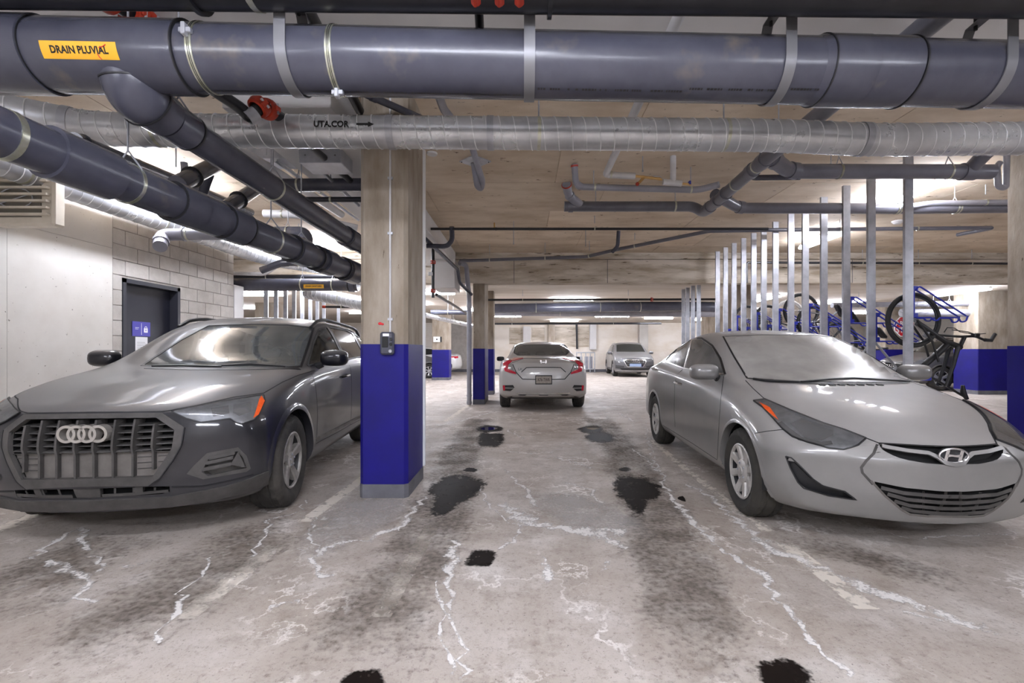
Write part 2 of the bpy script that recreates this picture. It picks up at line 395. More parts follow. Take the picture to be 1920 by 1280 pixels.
# walls
struct(box_obj('wall_back', (XL, YB, 0), (XR, YB+.2, SLAB), 'wall_far'))
struct(box_obj('wall_right', (XR, YN, 0), (XR+.2, YB, SLAB), 'wall_con'))
struct(box_obj('wall_front', (XL, YN-.2, 0), (XR, YN, SLAB), 'wall_con'))
struct(box_obj('wall_far_left', (XL-.2, YN, 0), (XL, YB, SLAB), 'block'))
WX = -5.3
D0, D1, DZ = 5.86*K, 6.84*K, 2.17
W0, W1 = 5.72*K, 8.12*K
wl = MB(); t = .011
for a, b_ in (((WX-.3, YN, 0), (WX-t, W0, SLAB)), ((WX-.3, W0, 0), (WX-t, D0, SLAB)), ((WX-.3, D1, 0), (WX-t, W1, SLAB)), ((WX-.3, D0, DZ), (WX-t, D1, SLAB))): wl.box(a, b_)
wl = struct(wl.build('wall_left', 'mortar')); tag(wl, 'side wall of cast concrete and grey blocks around the navy door')
for (a, b_) in ((YN, .9), (.9, 4.55*K), (4.55*K, W0)):
    for z0, z1 in ((0, 2.53), (2.53, SLAB)):
        box_obj('concrete_panel', (WX-.02, a+.002, z0+.002), (WX, b_-.002, z1-.002), 'wall_con', wl)
bmesh_cache = {}
z = 0.; k = 0
while z < SLAB-.01:
    z1 = min(z+.2, SLAB); yy = W0-(.2 if k % 2 else 0)
    while yy < W1:
        a, b_ = max(yy, W0), min(yy+.4, W1); segs = [(a, b_)]
        if z < DZ-.05: segs = [(a, min(b_, D0)), (max(a, D1), b_)]
        for p, q in segs:
            if q-p > .03:
                key = (round(q-p, 3), round(z1-z, 3))
                if key not in bmesh_cache:
                    me = MB().box((-.02, .004, .004), (0, q-p-.004, z1-z-.004), .003).mesh('block'); me.materials.append(MATS['block']); bmesh_cache[key] = me
                o = wrap('block', bmesh_cache[key], wl); o.location = (WX, p, z)
        yy += .4
    z = z1; k += 1
box_obj('wall_end', (WX-.3, W1+.001, 0), (WX-.02, W1+.005, SLAB), 'block', wl)
# door
dr = struct(MB().box((WX-.16, D0+.06, .01), (WX-.11, D1-.06, DZ-.06)).build('door_1', 'door_navy')); tag(dr, 'navy steel door in a dark frame in the block wall')
fr = MB(); fr.box((WX-.28, D0, 0), (WX+.012, D0+.055, DZ)); fr.box((WX-.28, D1-.055, 0), (WX+.012, D1, DZ)); fr.box((WX-.28, D0, DZ-.055), (WX+.012, D1, DZ))
fr.build('door_frame', 'frame_navy', dr)
h = MB(); h.tube(bend([(WX-.11, 6.7*K, 1.0), (WX-.05, 6.7*K, 1.0), (WX-.05, 6.7*K-.12, 1.0)], .02), .011, 8); h.box((WX-.112, 6.7*K-.04, .93), (WX-.105, 6.7*K+.04, 1.08)); h.build('door_handle', 'steel', dr)
XS = WX-.108
sg = thing('door_sign', 'blue sign with a white padlock on the navy door', 'sign', (XS, 6.13*K, 1.41))
def on_door(u, v_, w_=.004): return V((w_, u, v_))
MB().box((0, 0, 0), (.004, .315, .205)).build('sign_plate', 'sign_blue', sg)
MB().box((.004, .152, .02), (.0055, .158, .185)).build('divider', 'sign_white', sg)
lk = MB(); lk.box((.004, .2, .055), (.006, .265, .115)); lk.tube([V((.005, .2325+.02*cos(a_), .115+.026*sin(a_))) for a_ in [pi*i/8 for i in range(9)]], .004, 6); lk.build('padlock_symbol', 'sign_white', sg)
kh = MB(); kh.box((.006, .228, .07), (.0066, .237, .085)); kh.sphere((.006, .2325, .09), (.001, .009, .009)); kh.build('keyhole', 'sign_blue', sg)
for z, l in ((.118, .062), (.1, .055)):             # two lines of print too small to read
    ln_ = MB(); u = .048
    while u < .048+l: w_ = random.choice((.003, .005)); ln_.box((.0042, u, z-.004), (.0048, u+w_, z+.004)); u += w_+.0025
    ln_.build('printed_line', 'sign_white', sg)['kind'] = 'stuff'
pn = thing('paper_notice', 'white paper notice taped under the blue door sign', 'notice', (XS, 6.18*K, 1.13))
MB().box((0, 0, 0), (.0015, .215, .27)).build('sheet', 'paper', pn)
tx = MB()
for i, (a, b_) in enumerate(((.03, .17), (.03, .19), (.03, .15), (.03, .18), (.03, .13))): tx.box((.0015, a, .19-i*.022), (.0018, b_, .196-i*.022))
tx.build('printed_text', 'paper_grey', pn)['kind'] = 'stuff'
# beam
bm_ = thing('concrete_beam', 'wide stained concrete beam across the aisle behind the columns', 'beam', (0, YF+.1, 0))
MB().box((XL, -.05, 2.72), (XR, .22, 3.26), .012).build('beam_body', 'beam_con', bm_)
MB().box((XL, -.1, 3.265), (XR, .22, SLAB)).build('beam_ledge', 'beam_con', bm_)
for x in (-.2, 1.9, 4.6, 7.4): MB().box((x, -.053, 2.73), (x+.012, -.049, 3.25)).build('cold_joint', 'base_grey', bm_)
# bulkheads
bk = thing('white_bulkhead', 'long white boxed bulkhead under the slab above the front column', 'bulkhead', (0, 0, 0))
MB().box((-2.35, YC+.01, 3.1), (-1.5, YF-.02, SLAB-.001), .004).build('long_box', 'white_paint', bk)
bk2 = thing('white_drop_box', 'white drop box at the ceiling before the second column', 'bulkhead', (0, 0, 0))
MB().box((-1.86, 9.1*K, 2.5), (-1.4, YF-.02, 3.099), .004).build('box_body', 'white_paint', bk2)
# columns
def column(label, x0, x1, y0, y1, zt=SLAB, zb=1.257, name='column', bev=.012):
    y0, y1 = y0*K, y1*K
    c = thing(name, label, 'column', ((x0+x1)/2, y0, 0)); ox, oy = (x0+x1)/2, y0
    a, b_ = (x0-ox, 0), (x1-ox, y1-y0)
    def ring8(e, k): 
        x0_, x1_, y1_ = a[0]-e, b_[0]+e, b_[1]+e
        return [(x0_+k, -e), (x1_-k, -e), (x1_, -e+k), (x1_, y1_-k), (x1_-k, y1_), (x0_+k, y1_), (x0_, y1_-k), (x0_, -e+k)]
    for nm, e, z0, z1, m_ in (('shaft', 0, 0, zt, 'column_con'), ('blue_band', .003, .108, zb, 'blue_paint'), ('base_band', .006, 0, .112, 'base_grey')):
        MB().prism(ring8(e, bev), z0, z1, lambda u, v_, w_: V((u, v_, w_))).build(nm, m_, c, angle=20)
    return c
C1 = column('nearest concrete column with blue lower half beside the black car', -1.332, -.944, 3.62, 4.2, bev=.03)
column('slim blue-banded column left of the silver sedan', -1.12, -.855, 9.97, 10.95, 2.86)
column('narrow blue column just behind the slim column by the silver sedan', -1.12, -.80, 12.2, 12.7, 2.86)
column('far blue column with white notice in front of parked cars', -3.75, -3.05, 18.3, 18.9, 2.86)
column('concrete column at the right edge beside the dusty sedan', 5.39, 6.05, 4.42, 4.93)
column('blue-based column beside the dark car at far right', 12.55, 13.6, 12.2, 12.9, 2.86)
column('column bearing the red stop sign behind the bikes', 12.7, 13.6, 15.5, 16.1, 2.86)
column('bare-topped column behind the metal studs near the beam', 5.22, 5.8, 11.0, 11.5, 2.86)
column('pale far column behind the grey roof of the dusty sedan', 6.9, 7.5, 16.5, 17.1, 2.86)
column('column seen between left studs far away', -9.2, -8.5, 15.2, 15.8, 2.86)
# charger box, conduit and white strip on the front column
cb = thing('wall_charger', 'dark grey card reader box on the nearest column', 'charger', (-1.098, 3.62*K-.003, 1.17))
MB().box((-.056, -.05, 0), (.056, 0, .185), .014).build('housing', 'pvc', cb)
MB().box((-.036, -.054, .06), (.012, -.049, .145), .003).build('dark_panel', 'ink', cb)
MB().box((-.03, -.0525, .15), (.02, -.05, .172)).build('white_label', 'sign_white', cb)
for z in (.125, .085): MB().lathe([(.0, .004), (.012, .004), (.014, 0)], Matrix.Translation((.034, -.052, z)) @ Matrix.Rotation(-pi/2, 4, 'Z') , 16).build('button', 'black_pipe', cb)
MB().lathe([(0, .004), (.012, .004), (.014, 0)], Matrix.Translation((.03, -.052, .03)) @ Matrix.Rotation(-pi/2, 4, 'Z'), 16).build('lock', 'steel', cb)
cd = thing('conduit', 'thin white conduit running down the front column to the reader', 'conduit', (-1.08, 3.62*K-.012, 0))
MB().tube([(0, 0, 1.35), (0, 0, 3.38)], .0085, 10).build('conduit_pipe', 'pvc_white', cd)
for z in (1.45, 2.15, 2.6): MB().box((-.02, -.006, z), (.02, .012, z+.02)).build('clip', 'steel', cd)
cs2 = thing('corner_strip', 'white strip down the back edge of the nearest column', 'strip', (-.944, 4.2*K, 0))
MB().box((.0, -.03, .12), (.022, .01, 3.1)).build('strip', 'sign_white', cs2)
sp_ = MB(); sp_.sphere((-1.165, 3.62*K-.004, 1.425), (.016, .004, .012)); sp_.sphere((-1.145, 3.62*K-.004, 1.42), (.012, .004, .009)); tag(sp_.build('paint_spot', 'stop_red'), 'small red paint spot on the front column above the blue', 'mark')
# metal studs
def stud_mesh(h):
    b = MB(); s = .0012
    b.box((-.046, 0, 0), (.046, s, h)); b.box((-.046, 0, 0), (-.046+s, .034, h)); b.box((.046-s, 0, 0), (.046, .034, h))
    b.box((-.046, .032, 0), (-.036, .034, h)); b.box((.036, .032, 0), (.046, .034, h))
    me = b.mesh('stud', smooth=False); me.materials.append(MATS['steel']); return me
sx = [1705, 1635, 1588, 1546, 1511, 1484, 1455, 1433, 1414, 1395, 1377, 1361, 1346]
me = stud_mesh(SLAB-.02); ords = ['nearest', 'second nearest', 'third', 'fourth', 'fifth', 'sixth', 'seventh', 'eighth', 'ninth', 'tenth', 'eleventh', 'twelfth', 'last']
STUDS = []
for i, x in enumerate(sx):
    d = F*4.27/(x-CX); STUDS.append(d)
    o = wrap('metal_stud', me); o.location = (4.27, d, 0); o['label'] = 'galvanised metal stud, %s in the row behind the dusty sedan' % ords[i]; o['category'] = 'stud'; o['group'] = 'studs in front of the bike racks'
me = stud_mesh(SLAB2-.02)
for i, x in enumerate((1312, 1301, 1291, 1283)):
    o = wrap('metal_stud', me); o.location = (4.27, F*4.27/(x-CX)+.05, 0); tag(o, 'short far stud past the beam, %s from the long row' % ('first', 'second', 'third', 'fourth')[i], 'stud', 'short studs past the beam')
for i, x in enumerate((482, 502, 521, 538, 554, 570, 584, 597, 626)):
    o = wrap('metal_stud', me); o.location = (-5.8, F*5.8/(CX-x)+.35, 0); tag(o, 'metal stud above the black car roof, %s from the block wall' % ords[i].replace('nearest', 'first').replace('second first', 'second').replace('last', 'ninth'), 'stud', 'studs behind the black car')
# ceiling lamps
def lamp(label, c, ln, axis='y', grp='strip lamps on the ceiling', wd=.16):
    c = (c[0], c[1]*K, c[2])
    t_ = thing('strip_lamp', label, 'lamp', c, 0 if axis == 'y' else pi/2, grp)
    MB().box((-wd/4, -ln/2, .02), (wd/4, ln/2, .07), .008).build('housing', 'lamp_body', t_)
    MB().box((-wd/2+.012, -ln/2+.02, -.02), (wd/2-.012, ln/2-.02, .035), .014).build('diffuser', 'lamp', t_)
    for q in (-.35, .35): MB().tube([(0, q*ln, .06), (0, q*ln, (SLAB if c[1] < YE else SLAB2)-c[2]-(.03 if c[1] < YC else 0))], .012, 8).build('stem', 'lamp_body', t_)
    return t_
# lamps
lamp('bright strip lamp over the bikes near the right column', (5.15, 5.95, 3.26), 1.3)
lamp('second strip lamp further along the bike bay ceiling', (5.6, 8.3, 3.26), 1.3)
lamp('strip lamp beside the left wall hidden behind the big drains', (-4.33, 5.4, 3.26), 1.2)
lamp('strip lamp on the ceiling beyond the two left drains', (-4.1, 8.9, 3.26), 1.5)
lamp('crosswise strip lamp above the silver sedan', (1.6, 13.9, 2.8), 1.3, 'x')
lamp('crosswise strip lamp above the far grey car', (4.1, 20.3, 2.78), 1.6, 'x')
lamp('crosswise strip lamp beside the narrow blue column far away', (-.9, 20.3, 2.78), 1.7, 'x')
lamp('far strip lamp over the gate in the back wall', (6.6, 21.5, 2.78), 1.4, 'x')
lamp('strip lamp above the dark car at far right', (11.9, 12.0, 2.78), 1.6)
lamp('strip lamp far behind the bikes', (14.5, 18.5, 2.78), 1.6, 'x')
lamp('strip lamp behind the leftmost studs', (-10., 16.4, 2.78), 1.5, 'x')
lamp('far strip lamp between the first and far blue columns', (-3.6, 15.2, 2.78), 1.5)
lamp('strip lamp seen behind the studs past the beam', (7.4, 13.4, 2.78), 1.4)
# unseen lamps added as fill; the overhead one follows the pipe's highlight
for k, (x, y) in enumerate(((-3.4, -1.4), (1.0, -2.4), (3.9, -1.4), (9., 1.5), (-.5, .3))):
    lamp('strip lamp out of view %s' % ('behind the photographer near the left wall', 'far behind the photographer in the aisle', 'behind the photographer on the sedan side', 'beyond the right column', 'above the photographer in front of the sprinkler main')[k], (x, y, 2.7 if k < 4 else 3.05), 1.8, 'x')
for k, (x, y) in enumerate(((-5.2, 11.4), (-2.6, 12.2), (2.4, 17.4), (-1.6, 17.2), (8.5, 17.5), (9.5, 22.6), (2.2, 23.4), (-6.5, 18.5), (-7.5, 12.5), (10.5, 14.6))):  # extra lamps added to lift the brightness of the far bays
    lamp('added strip lamp brightening the far bays, %s' % ('left of the studs row nearest the beam', 'behind the first column', 'in the middle of the aisle', 'over the left far aisle', 'over the far right aisle', 'by the right end of the back wall', 'next to the back wall in the aisle', 'over the far left cars', 'behind the left studs', 'over the bikes bay end')[k], (x, y, 2.78), 1.5, 'x')
# unit heater on the left wall
uh = thing('unit_heater', 'cream louvred unit heater high on the left wall', 'heater', (-5.28, 4.4*K, 2.45))
MB().box((0, 0, 0), (.62, .13, .5), .02).build('casing', 'heater', uh)
MB().box((.03, -.012, .08), (.5, .002, .46)).build('grille_back', 'heater_dark', uh)
for i in range(6): MB().box((.02, -.05, .09+i*.066), (.59, -.006, .112+i*.066)).build('louvre', 'heater', uh)
fan = MB(); fan.tube([V((.27+.17*cos(2*pi*i/20), -.03, .26+.1*sin(2*pi*i/20))) for i in range(20)], .006, 6, closed=True); fan.tube([(.1, -.03, .2), (.44, -.03, .31)], .006, 6); fan.build('fan_guard', 'steel', uh)
MB().box((.0, .05, .5), (.3, .09, .93)).build('bracket', 'heater', uh)
lv = thing('louvred_unit', 'tall white louvred unit at the end of the block wall', 'heater', (-5.535, W1+.01, 1.7))
MB().box((0, 0, 0), (.24, .3, .72), .008).build('casing', 'white_paint', lv)
MB().box((-.06, .0, -.2), (.0, .3, .9)).build('side_panel', 'black_pipe', lv)
for i in range(20):
    for x in (.035, .13): MB().box((x, -.004, .06+i*.031), (x+.075, .001, .078+i*.031)).build('louvre', 'ink', lv)
# items on the slab
dsc = MB().lathe([(0, 0), (.055, 0), (.06, .01), (.06, .02)], Matrix.Translation(PZ(810, 290, 3.38)) @ Matrix.Rotation(pi/2, 4, 'Y') @ Matrix.Rotation(pi, 4, 'Y'), 24); dsc = dsc.build('ceiling_disc', 'white_paint'); tag(dsc, 'small round white disc on the slab beside the front column', 'detector')
d2 = MB().lathe([(0, -.03), (.05, -.03), (.085, 0), (.085, .02)], Matrix.Translation(PZ(1683, 416, 3.38)) @ Matrix.Rotation(-pi/2, 4, 'Y'), 24); tag(d2.build('smoke_detector', 'white_paint'), 'round white smoke detector on the slab above the bikes', 'detector')
c_ = PZ(891, 303, 3.39); ap = thing('access_plate', 'diamond-set metal plate on the slab by the looped pipe', 'plate', c_, pi/4)
MB().box((-.13, -.13, -.004), (.13, .13, .008)).build('plate', 'steel', ap)
for a in (-1, 1):
    for b_ in (-1, 1): MB().sphere((a*.11, b_*.11, -.006), .007, 8, 6).build('screw', 'ink', ap)
# back wall features
def on_back(x0, y0, x1, y1, m, name, label, cat, th=.06):
    a = P(x0, y1, YB/K); b_ = P(x1, y0, YB/K); d = YB; o = box_obj(name, (a.x, d-th, max(0, a.z)), (b_.x, d-.002, b_.z), m); return tag(o, label, cat)
on_back(955, 614, 980, 645, 'beam_con', 'wall_recess', 'brown concrete patch left of the white pilaster on the back wall', 'panel', .03)
on_back(981, 612, 995, 700, 'white_paint', 'pilaster', 'white pilaster on the back wall above the silver sedan', 'pilaster', .2)
on_back(997, 614, 1021, 645, 'beam_con', 'wall_recess', 'brown concrete patch right of the white pilaster on the back wall', 'panel', .03)
on_back(1027, 606, 1039, 700, 'column_con', 'pilaster', 'brown concrete pilaster rising behind the silver sedan', 'pilaster', .5)
on_back(1041, 612, 1104, 650, 'beam_con', 'wall_recess', 'wide stained concrete recess right of the brown pilaster', 'panel', .03)
on_back(1105, 608, 1117, 655, 'white_paint', 'pilaster', 'white frame post above the railing at the back wall', 'pilaster', .25)
on_back(1196, 604, 1212, 696, 'wall_con', 'pilaster', 'pale pilaster behind the far grey car', 'pilaster', .4)
on_back(840, 596, 886, 700, 'block', 'wall_recess', 'grey block wall area beside the far blue column', 'panel', .03)
tag(struct(box_obj('baseboard_back', (XL, YB-.5, 0), (XR, YB-.001, .14), 'base_grey')), 'dark kerb along the back wall')
rl = thing('railing', 'metal railing cage with panels left of the far grey car', 'railing', (3.5, 24.6*K, 0))
for x in (-.5, -.25, 0, .25, .5): MB().tube([(x, 0, -.0), (x, 0, 1.15)], .025, 8).build('post', 'steel', rl)
for z in (.2, 1.12): MB().tube([(-.52, 0, z), (.52, 0, z)], .03, 8).build('rail', 'steel', rl)
for x in (-.38, -.05, .2): MB().box((x, .05, .15), (x+.2, .1, .9)).build('infill_panel', 'pvc_light', rl)
# notices on the far column
n1 = P(819, 636, 18.27); nb = thing('column_notice', 'white notice board with dark edge on the far blue column', 'notice', n1)
MB().box((-.14, -.02, -.11), (.14, .03, .11)).build('board', 'sign_white', nb); MB().box((.14, -.02, -.11), (.2, .03, .11)).build('edge', 'ink', nb)
MB().box((-.02, -.024, -.03), (.03, -.02, .03)).build('print', 'ink', nb)
# stop sign
st = thing('stop_sign', 'red octagonal stop sign hung on a column behind the nearest bike', 'sign', P(1696, 612, 15.46))
R8 = .35; oc = [(R8*cos(pi/8+pi/4*i)/cos(pi/8), R8*sin(pi/8+pi/4*i)/cos(pi/8)) for i in range(8)]
MB().prism(oc, 0, .02, lambda u, v_, w_: V((u, w_, v_))).build('white_border', 'sign_white', st)
MB().prism([(u*.92, v_*.92) for u, v_ in oc], -.004, 0, lambda u, v_, w_: V((u, w_, v_))).build('red_face', 'stop_red', st)
put_text('ARRÊT', .22, 'sign_white', st, lambda u, v_: V((u, -.006, v_+.1)), bold=.006, sx=.95)
put_text('STOP', .25, 'sign_white', st, lambda u, v_: V((u, -.006, v_-.13)), bold=.006)
# ================================================================ pipes and ducts under the slab
def along(pts, t):
    ls = [(pts[i+1]-pts[i]).length for i in range(len(pts)-1)]; L_ = sum(ls)*t
    for i, l in enumerate(ls):
        if L_ <= l or i == len(ls)-1: return pts[i]+(pts[i+1]-pts[i])*(L_/l), (pts[i+1]-pts[i]).normalized()
        L_ -= l
def at_px(pts, x, r=0.):                             # fraction where the pipe's near side passes an image column
    lo = min(range(401), key=lambda i: abs((lambda p: CX+F*p.x/max(p.y-r, .1))(along(pts, i/400)[0])-x))/400
    return min((lo+(k-20)/8000 for k in range(41) if 0 <= lo+(k-20)/8000 <= 1), key=lambda t: abs((lambda p: CX+F*p.x/max(p.y-r, .1))(along(pts, t)[0])-x))
def frame(c, t): 
    return Matrix.Translation(c) @ t.to_track_quat('X', 'Z').to_matrix().to_4x4()
def ring(c, t, r, w_, th, n=24):
    return MB().lathe([(r, -w_/2), (r+th, -w_/2), (r+th, w_/2), (r, w_/2)], frame(c, t), n, True)
def pipe(name, label, pts, r, m, cat='pipe', br=None, collars=(), straps=(), rods=(), seals=(), n=20, grp=None, strap_m='zinc', ztop=None, stiff=1.18):
    pts = [V(p) for p in pts]; path = bend(pts, br or r*2.2, 6) if len(pts) > 2 else pts
    o = thing(name, label, cat, (0, 0, 0), 0, grp)
    MB().tube(path, r, n).build('pipe_run', m, o)
    fx = lambda q: q if q <= 1 else at_px(path, q)
    for q in collars:                                 # (position, length)
        c, t = along(path, fx(q[0])); ring(c, t, r*.98, q[1], r*(stiff-1), n).build('coupling', q[2] if len(q) > 2 else m, o)
    for q in seals:
        c, t = along(path, fx(q)); ring(c, t, r, .012, r*.2 if r < .05 else .016, n).build('seal_ring', 'seal', o)
    for q in straps:
        c, t = along(path, fx(q)); ring(c, t, r, .022 if r < .1 else .03, .004, n).build('strap', strap_m, o)
    for q in rods:
        c, t = along(path, fx(q)); zt = ztop or (SLAB if c.y < YE else SLAB2); e = r+.07
        b = MB(); b.tube([c+V((0, 0, e)), V((c.x, c.y, zt))], .006, 6)
        s = t.cross(V((0, 0, 1))); s.normalize()
        if r > .05:
            for k in (-1, 1): b.tube([c+s*k*r*.98+V((0, 0, .01)), c+s*k*r*.75+V((0, 0, r*.75)), c+V((0, 0, e+.01))], .005, 6)
        ho = b.build('hanger_rod', 'steel', o)
        ring(c, t, r, .02, .004, n).build('hanger_loop', strap_m, ho)
    return o, path
# --- main storm drain
A0, A1 = P(-260, 98, 2.29), P(2080, 145, 2.46); RB = .165
o, BIG = pipe('storm_drain', 'largest dark grey drain pipe crossing the top of the view', [A0, A1], RB, 'pvc', n=48, seals=(), straps=())
fx = lambda x: at_px(BIG, x, RB)
def big_collar(x0, x1, th, name='coupling'):
    c0, t = along(BIG, fx(x0)); c1, _ = along(BIG, fx(x1)); l = (c1-c0).length
    MB().lathe([(RB, -l/2-.05), (RB+th, -l/2), (RB+th, l/2), (RB, l/2+.002)], frame((c0+c1)/2, t), 48).build(name, 'pvc', o)
big_collar(40, 318, .012, 'tee_fitting'); big_collar(-140, 30, .022, 'tee_fitting'); big_collar(1570, 1650, .012); big_collar(1660, 1735, .010)
for x in (318, 1568, 1738, 30):
    c, t = along(BIG, fx(x)); ring(c, t, RB, .008, .014, 48).build('seal_ring', 'seal', o)
# flat clevis straps up to the slab
for x in (525, 993, 1483, 1897):
    c, t = along(BIG, fx(x)); b = MB(); w_ = .028; R_ = RB+.004; up = V((0, 0, 1)); s = V((0, 1, 0)); loop = []
    for i in range(25):
        a = pi*i/24; loop.append(c+s*(-R_*cos(a))+up*(-R_*sin(a)))
    loop = [c-s*R_+up*(RB+.15)]+loop+[c+s*R_+up*.05, c+s*.06+up*(RB+.12), c-s*(R_-.03)+up*(RB+.14)]
    nrm = []
    for i, p in enumerate(loop):
        q = loop[min(i+1, len(loop)-1)]-loop[max(i-1, 0)]; nrm.append(q.cross(V((1, 0, 0))).normalized())
    vs = []; fs = []
    for p, k in zip(loop, nrm): vs += [p-t*w_-k*0, p+t*w_, p+t*w_+k*.006, p-t*w_+k*.006]
    for i in range(len(loop)-1):
        for j in range(4): fs.append((i*4+j, i*4+(j+1) % 4, i*4+4+(j+1) % 4, i*4+4+j))
    b.add(vs, fs); st_ = b.build('strap', 'strap', o, angle=50)
    k = MB(); e = c-s*(R_+.008)+up*(RB+.11); k.lathe([(0, .012), (.013, .012), (.013, 0), (.022, 0), (.022, -.004)], frame(e, V((0, -1, 0))), 6); k.build('bolt', 'steel', st_)
    MB().tube([c+up*(RB+.1)+s*.03, V((c.x, c.y+.03, SLAB-.03))], .009, 8).build('hanger_rod', 'ink', st_)
for x in (350, 612):                                  # slotted band clamps
    c, t = along(BIG, fx(x)); bc = ring(c, t, RB, .03, .004, 48).build('band_clamp', 'zinc', o)
    for w_ in (-.004, .004): ring(c+t*w_, t, RB+.003, .003, .002, 48).build('slot', 'ink', bc)
    k = MB(); a = -.2 if x == 350 else 1.45; q = c+V((0, -cos(a)*(RB+.012), -sin(a)*(RB+.012))); k.box((-.03, -.012, -.012), (.03, .012, .012), .003, Matrix.Translation(q)); k.box((-.01, -.025, -.03), (.01, .01, .03), .003, Matrix.Translation(q)); k.build('clamp_screw', 'steel', bc)
# sticker and lettering round the pipe
def on_big(xc, yc):
    c, t = along(BIG, fx(xc)); a0 = math.asin(max(-1, min(1, (c.z-P(xc, yc, (c.y-RB)/K).z)/RB)))
    def f(u, v_, r=.0): a = a0-v_/RB; return c+t*u+V((0, -cos(a)*(RB+.013+r), -sin(a)*(RB+.013+r)))
    return f
f = on_big(148, 92); sk = MB(); nu, nv = 2, 10
vs = [f((u/nu-.5)*.365, (v_/nv-.5)*.072, .0006) for v_ in range(nv+1) for u in range(nu+1)]
sk.add(vs, [(j*(nu+1)+i, j*(nu+1)+i+1, (j+1)*(nu+1)+i+1, (j+1)*(nu+1)+i) for j in range(nv) for i in range(nu)])
sk = sk.build('yellow_sticker', 'yellow', o, fix=False)
put_text('DRAIN PLUVIAL', .041, 'ink', sk, lambda u, v_: f(u, v_, .0014), bold=.0016, sx=.96)
f2 = lambda u, v_: f(u, v_, .002)
for pl in ([(.085, -.012), (.09, -.028), (.097, -.034)], [(.1, .012), (.12, .016), (.135, .024)]): MB().tube([f2(*p) for p in pl], .0022, 5).build('red_scrawl', 'stop_red', sk)
for x0, x1 in ((330, 500), (560, 980), (1010, 1290), (1300, 1470), (1500, 1560)):  # printed line of code along the pipe
    g = on_big((x0+x1)/2, 136+(x0+x1)/2/1920*18); c0, _ = along(BIG, fx(x0)); c1, _ = along(BIG, fx(x1)); l = (c1-c0).length; b = MB(); u = -l/2
    while u < l/2:
        w_ = random.choice((.008, .011, .014)); h_ = .006
        if random.random() < .8: b.add([g(u, -h_, -.0115), g(u+w_, -h_, -.0115), g(u+w_, h_, -.0115), g(u, h_, -.0115)], [(0, 1, 2, 3)])
        u += w_+.005
    b.build('printed_code', 'ink', o, fix=False, smooth=False)['kind'] = 'stuff'
# --- branch to the right-hand left drain
c, t = along(BIG, at_px(BIG, 243, 0)); B0 = P(262, 213, 2.42); B1 = P(655, 447, 4.95); dB = (B1-B0).normalized()
EB = V((c.x+.01, c.y+.02, B0.z+.045))
o, _ = pipe('branch_drain', 'dark drain dropping from the largest pipe and running away to the right', [EB+dB*.1, B1, P(705, 476, 5.5), P(705, 476, 5.5)+V((0, .05, .55))], .095, 'pvc', br=.16, n=28,
     collars=((.05, .16), (655, .22)), seals=(.075, 648), rods=(335, 512), straps=())
eb = bend([c+V((0, 0, -.02)), EB+V((0, 0, .02)), EB+dB*.2], .16, 8)
MB().tube(eb, [.14]*(len(eb)-2)+[.132, .118], 32).build('elbow', 'pvc', o)
for k in (2, len(eb)-2): q = eb[k]; t_ = (eb[k]-eb[k-1]).normalized(); ring(q, t_, .137, .008, .008, 32).build('seal_ring', 'seal', o)
# --- long drain on the left
o, PA = pipe('long_drain', 'long dark drain with many couplings running from the left edge to the column', [P(-150, 190, 1.78), P(695, 524, 5.7), P(695, 524, 5.7)+V((0, .05, .95))], .115, 'pvc', n=28, br=.2,
     collars=((150, .32), (345, .2), (385, .2), (435, .2), (560, .22), (610, .2), (655, .25)), seals=(98, 196, 322, 372, 418, 455, 545, 590, 640), rods=(240, 508, 565), straps=(8,))
def stub(name, label, pts, r, m='pvc', **k): return pipe(name, label, pts, r, m, n=k.pop('n', 16), **k)
stub('wye_pipe', 'thin drain leaving the long drain at its upper left coupling', [PX(140, 262, -2.72), P(330, 338, 3.9), P(470, 398, 5.6)], .045, seals=(155,), rods=(330,))
stub('cross_drain', 'short thick cross pipe between the two left drains, nearer one', [P(332, 346, 3.15), P(405, 308, 3.9)], .062, seals=(360,))
stub('cross_drain', 'short thick cross pipe between the two left drains, farther one', [P(424, 390, 3.75), P(482, 352, 4.5)], .062, seals=(447,))
stub('trap_pipe', 'small grey trap hanging between the two left drains', [P(345, 305, 4.1), P(346, 322, 4.1), P(352, 340, 4.1)], .03, 'pvc_light')
stub('trap_pipe', 'dark looped trap below the branch drain', [P(393, 326, 4.1), P(384, 350, 4.1), P(380, 368, 4.1), P(362, 362, 4.1)], .04, br=.05)
stub('white_elbow_pipe', 'pale grey pipe ending in an open elbow beside the block wall', [P(300, 462, 5.0), P(304, 440, 5.2), P(450, 438, 5.3)], .07, 'pvc_light', br=.1, collars=((.12, .06), (345, .02)), rods=(352,))
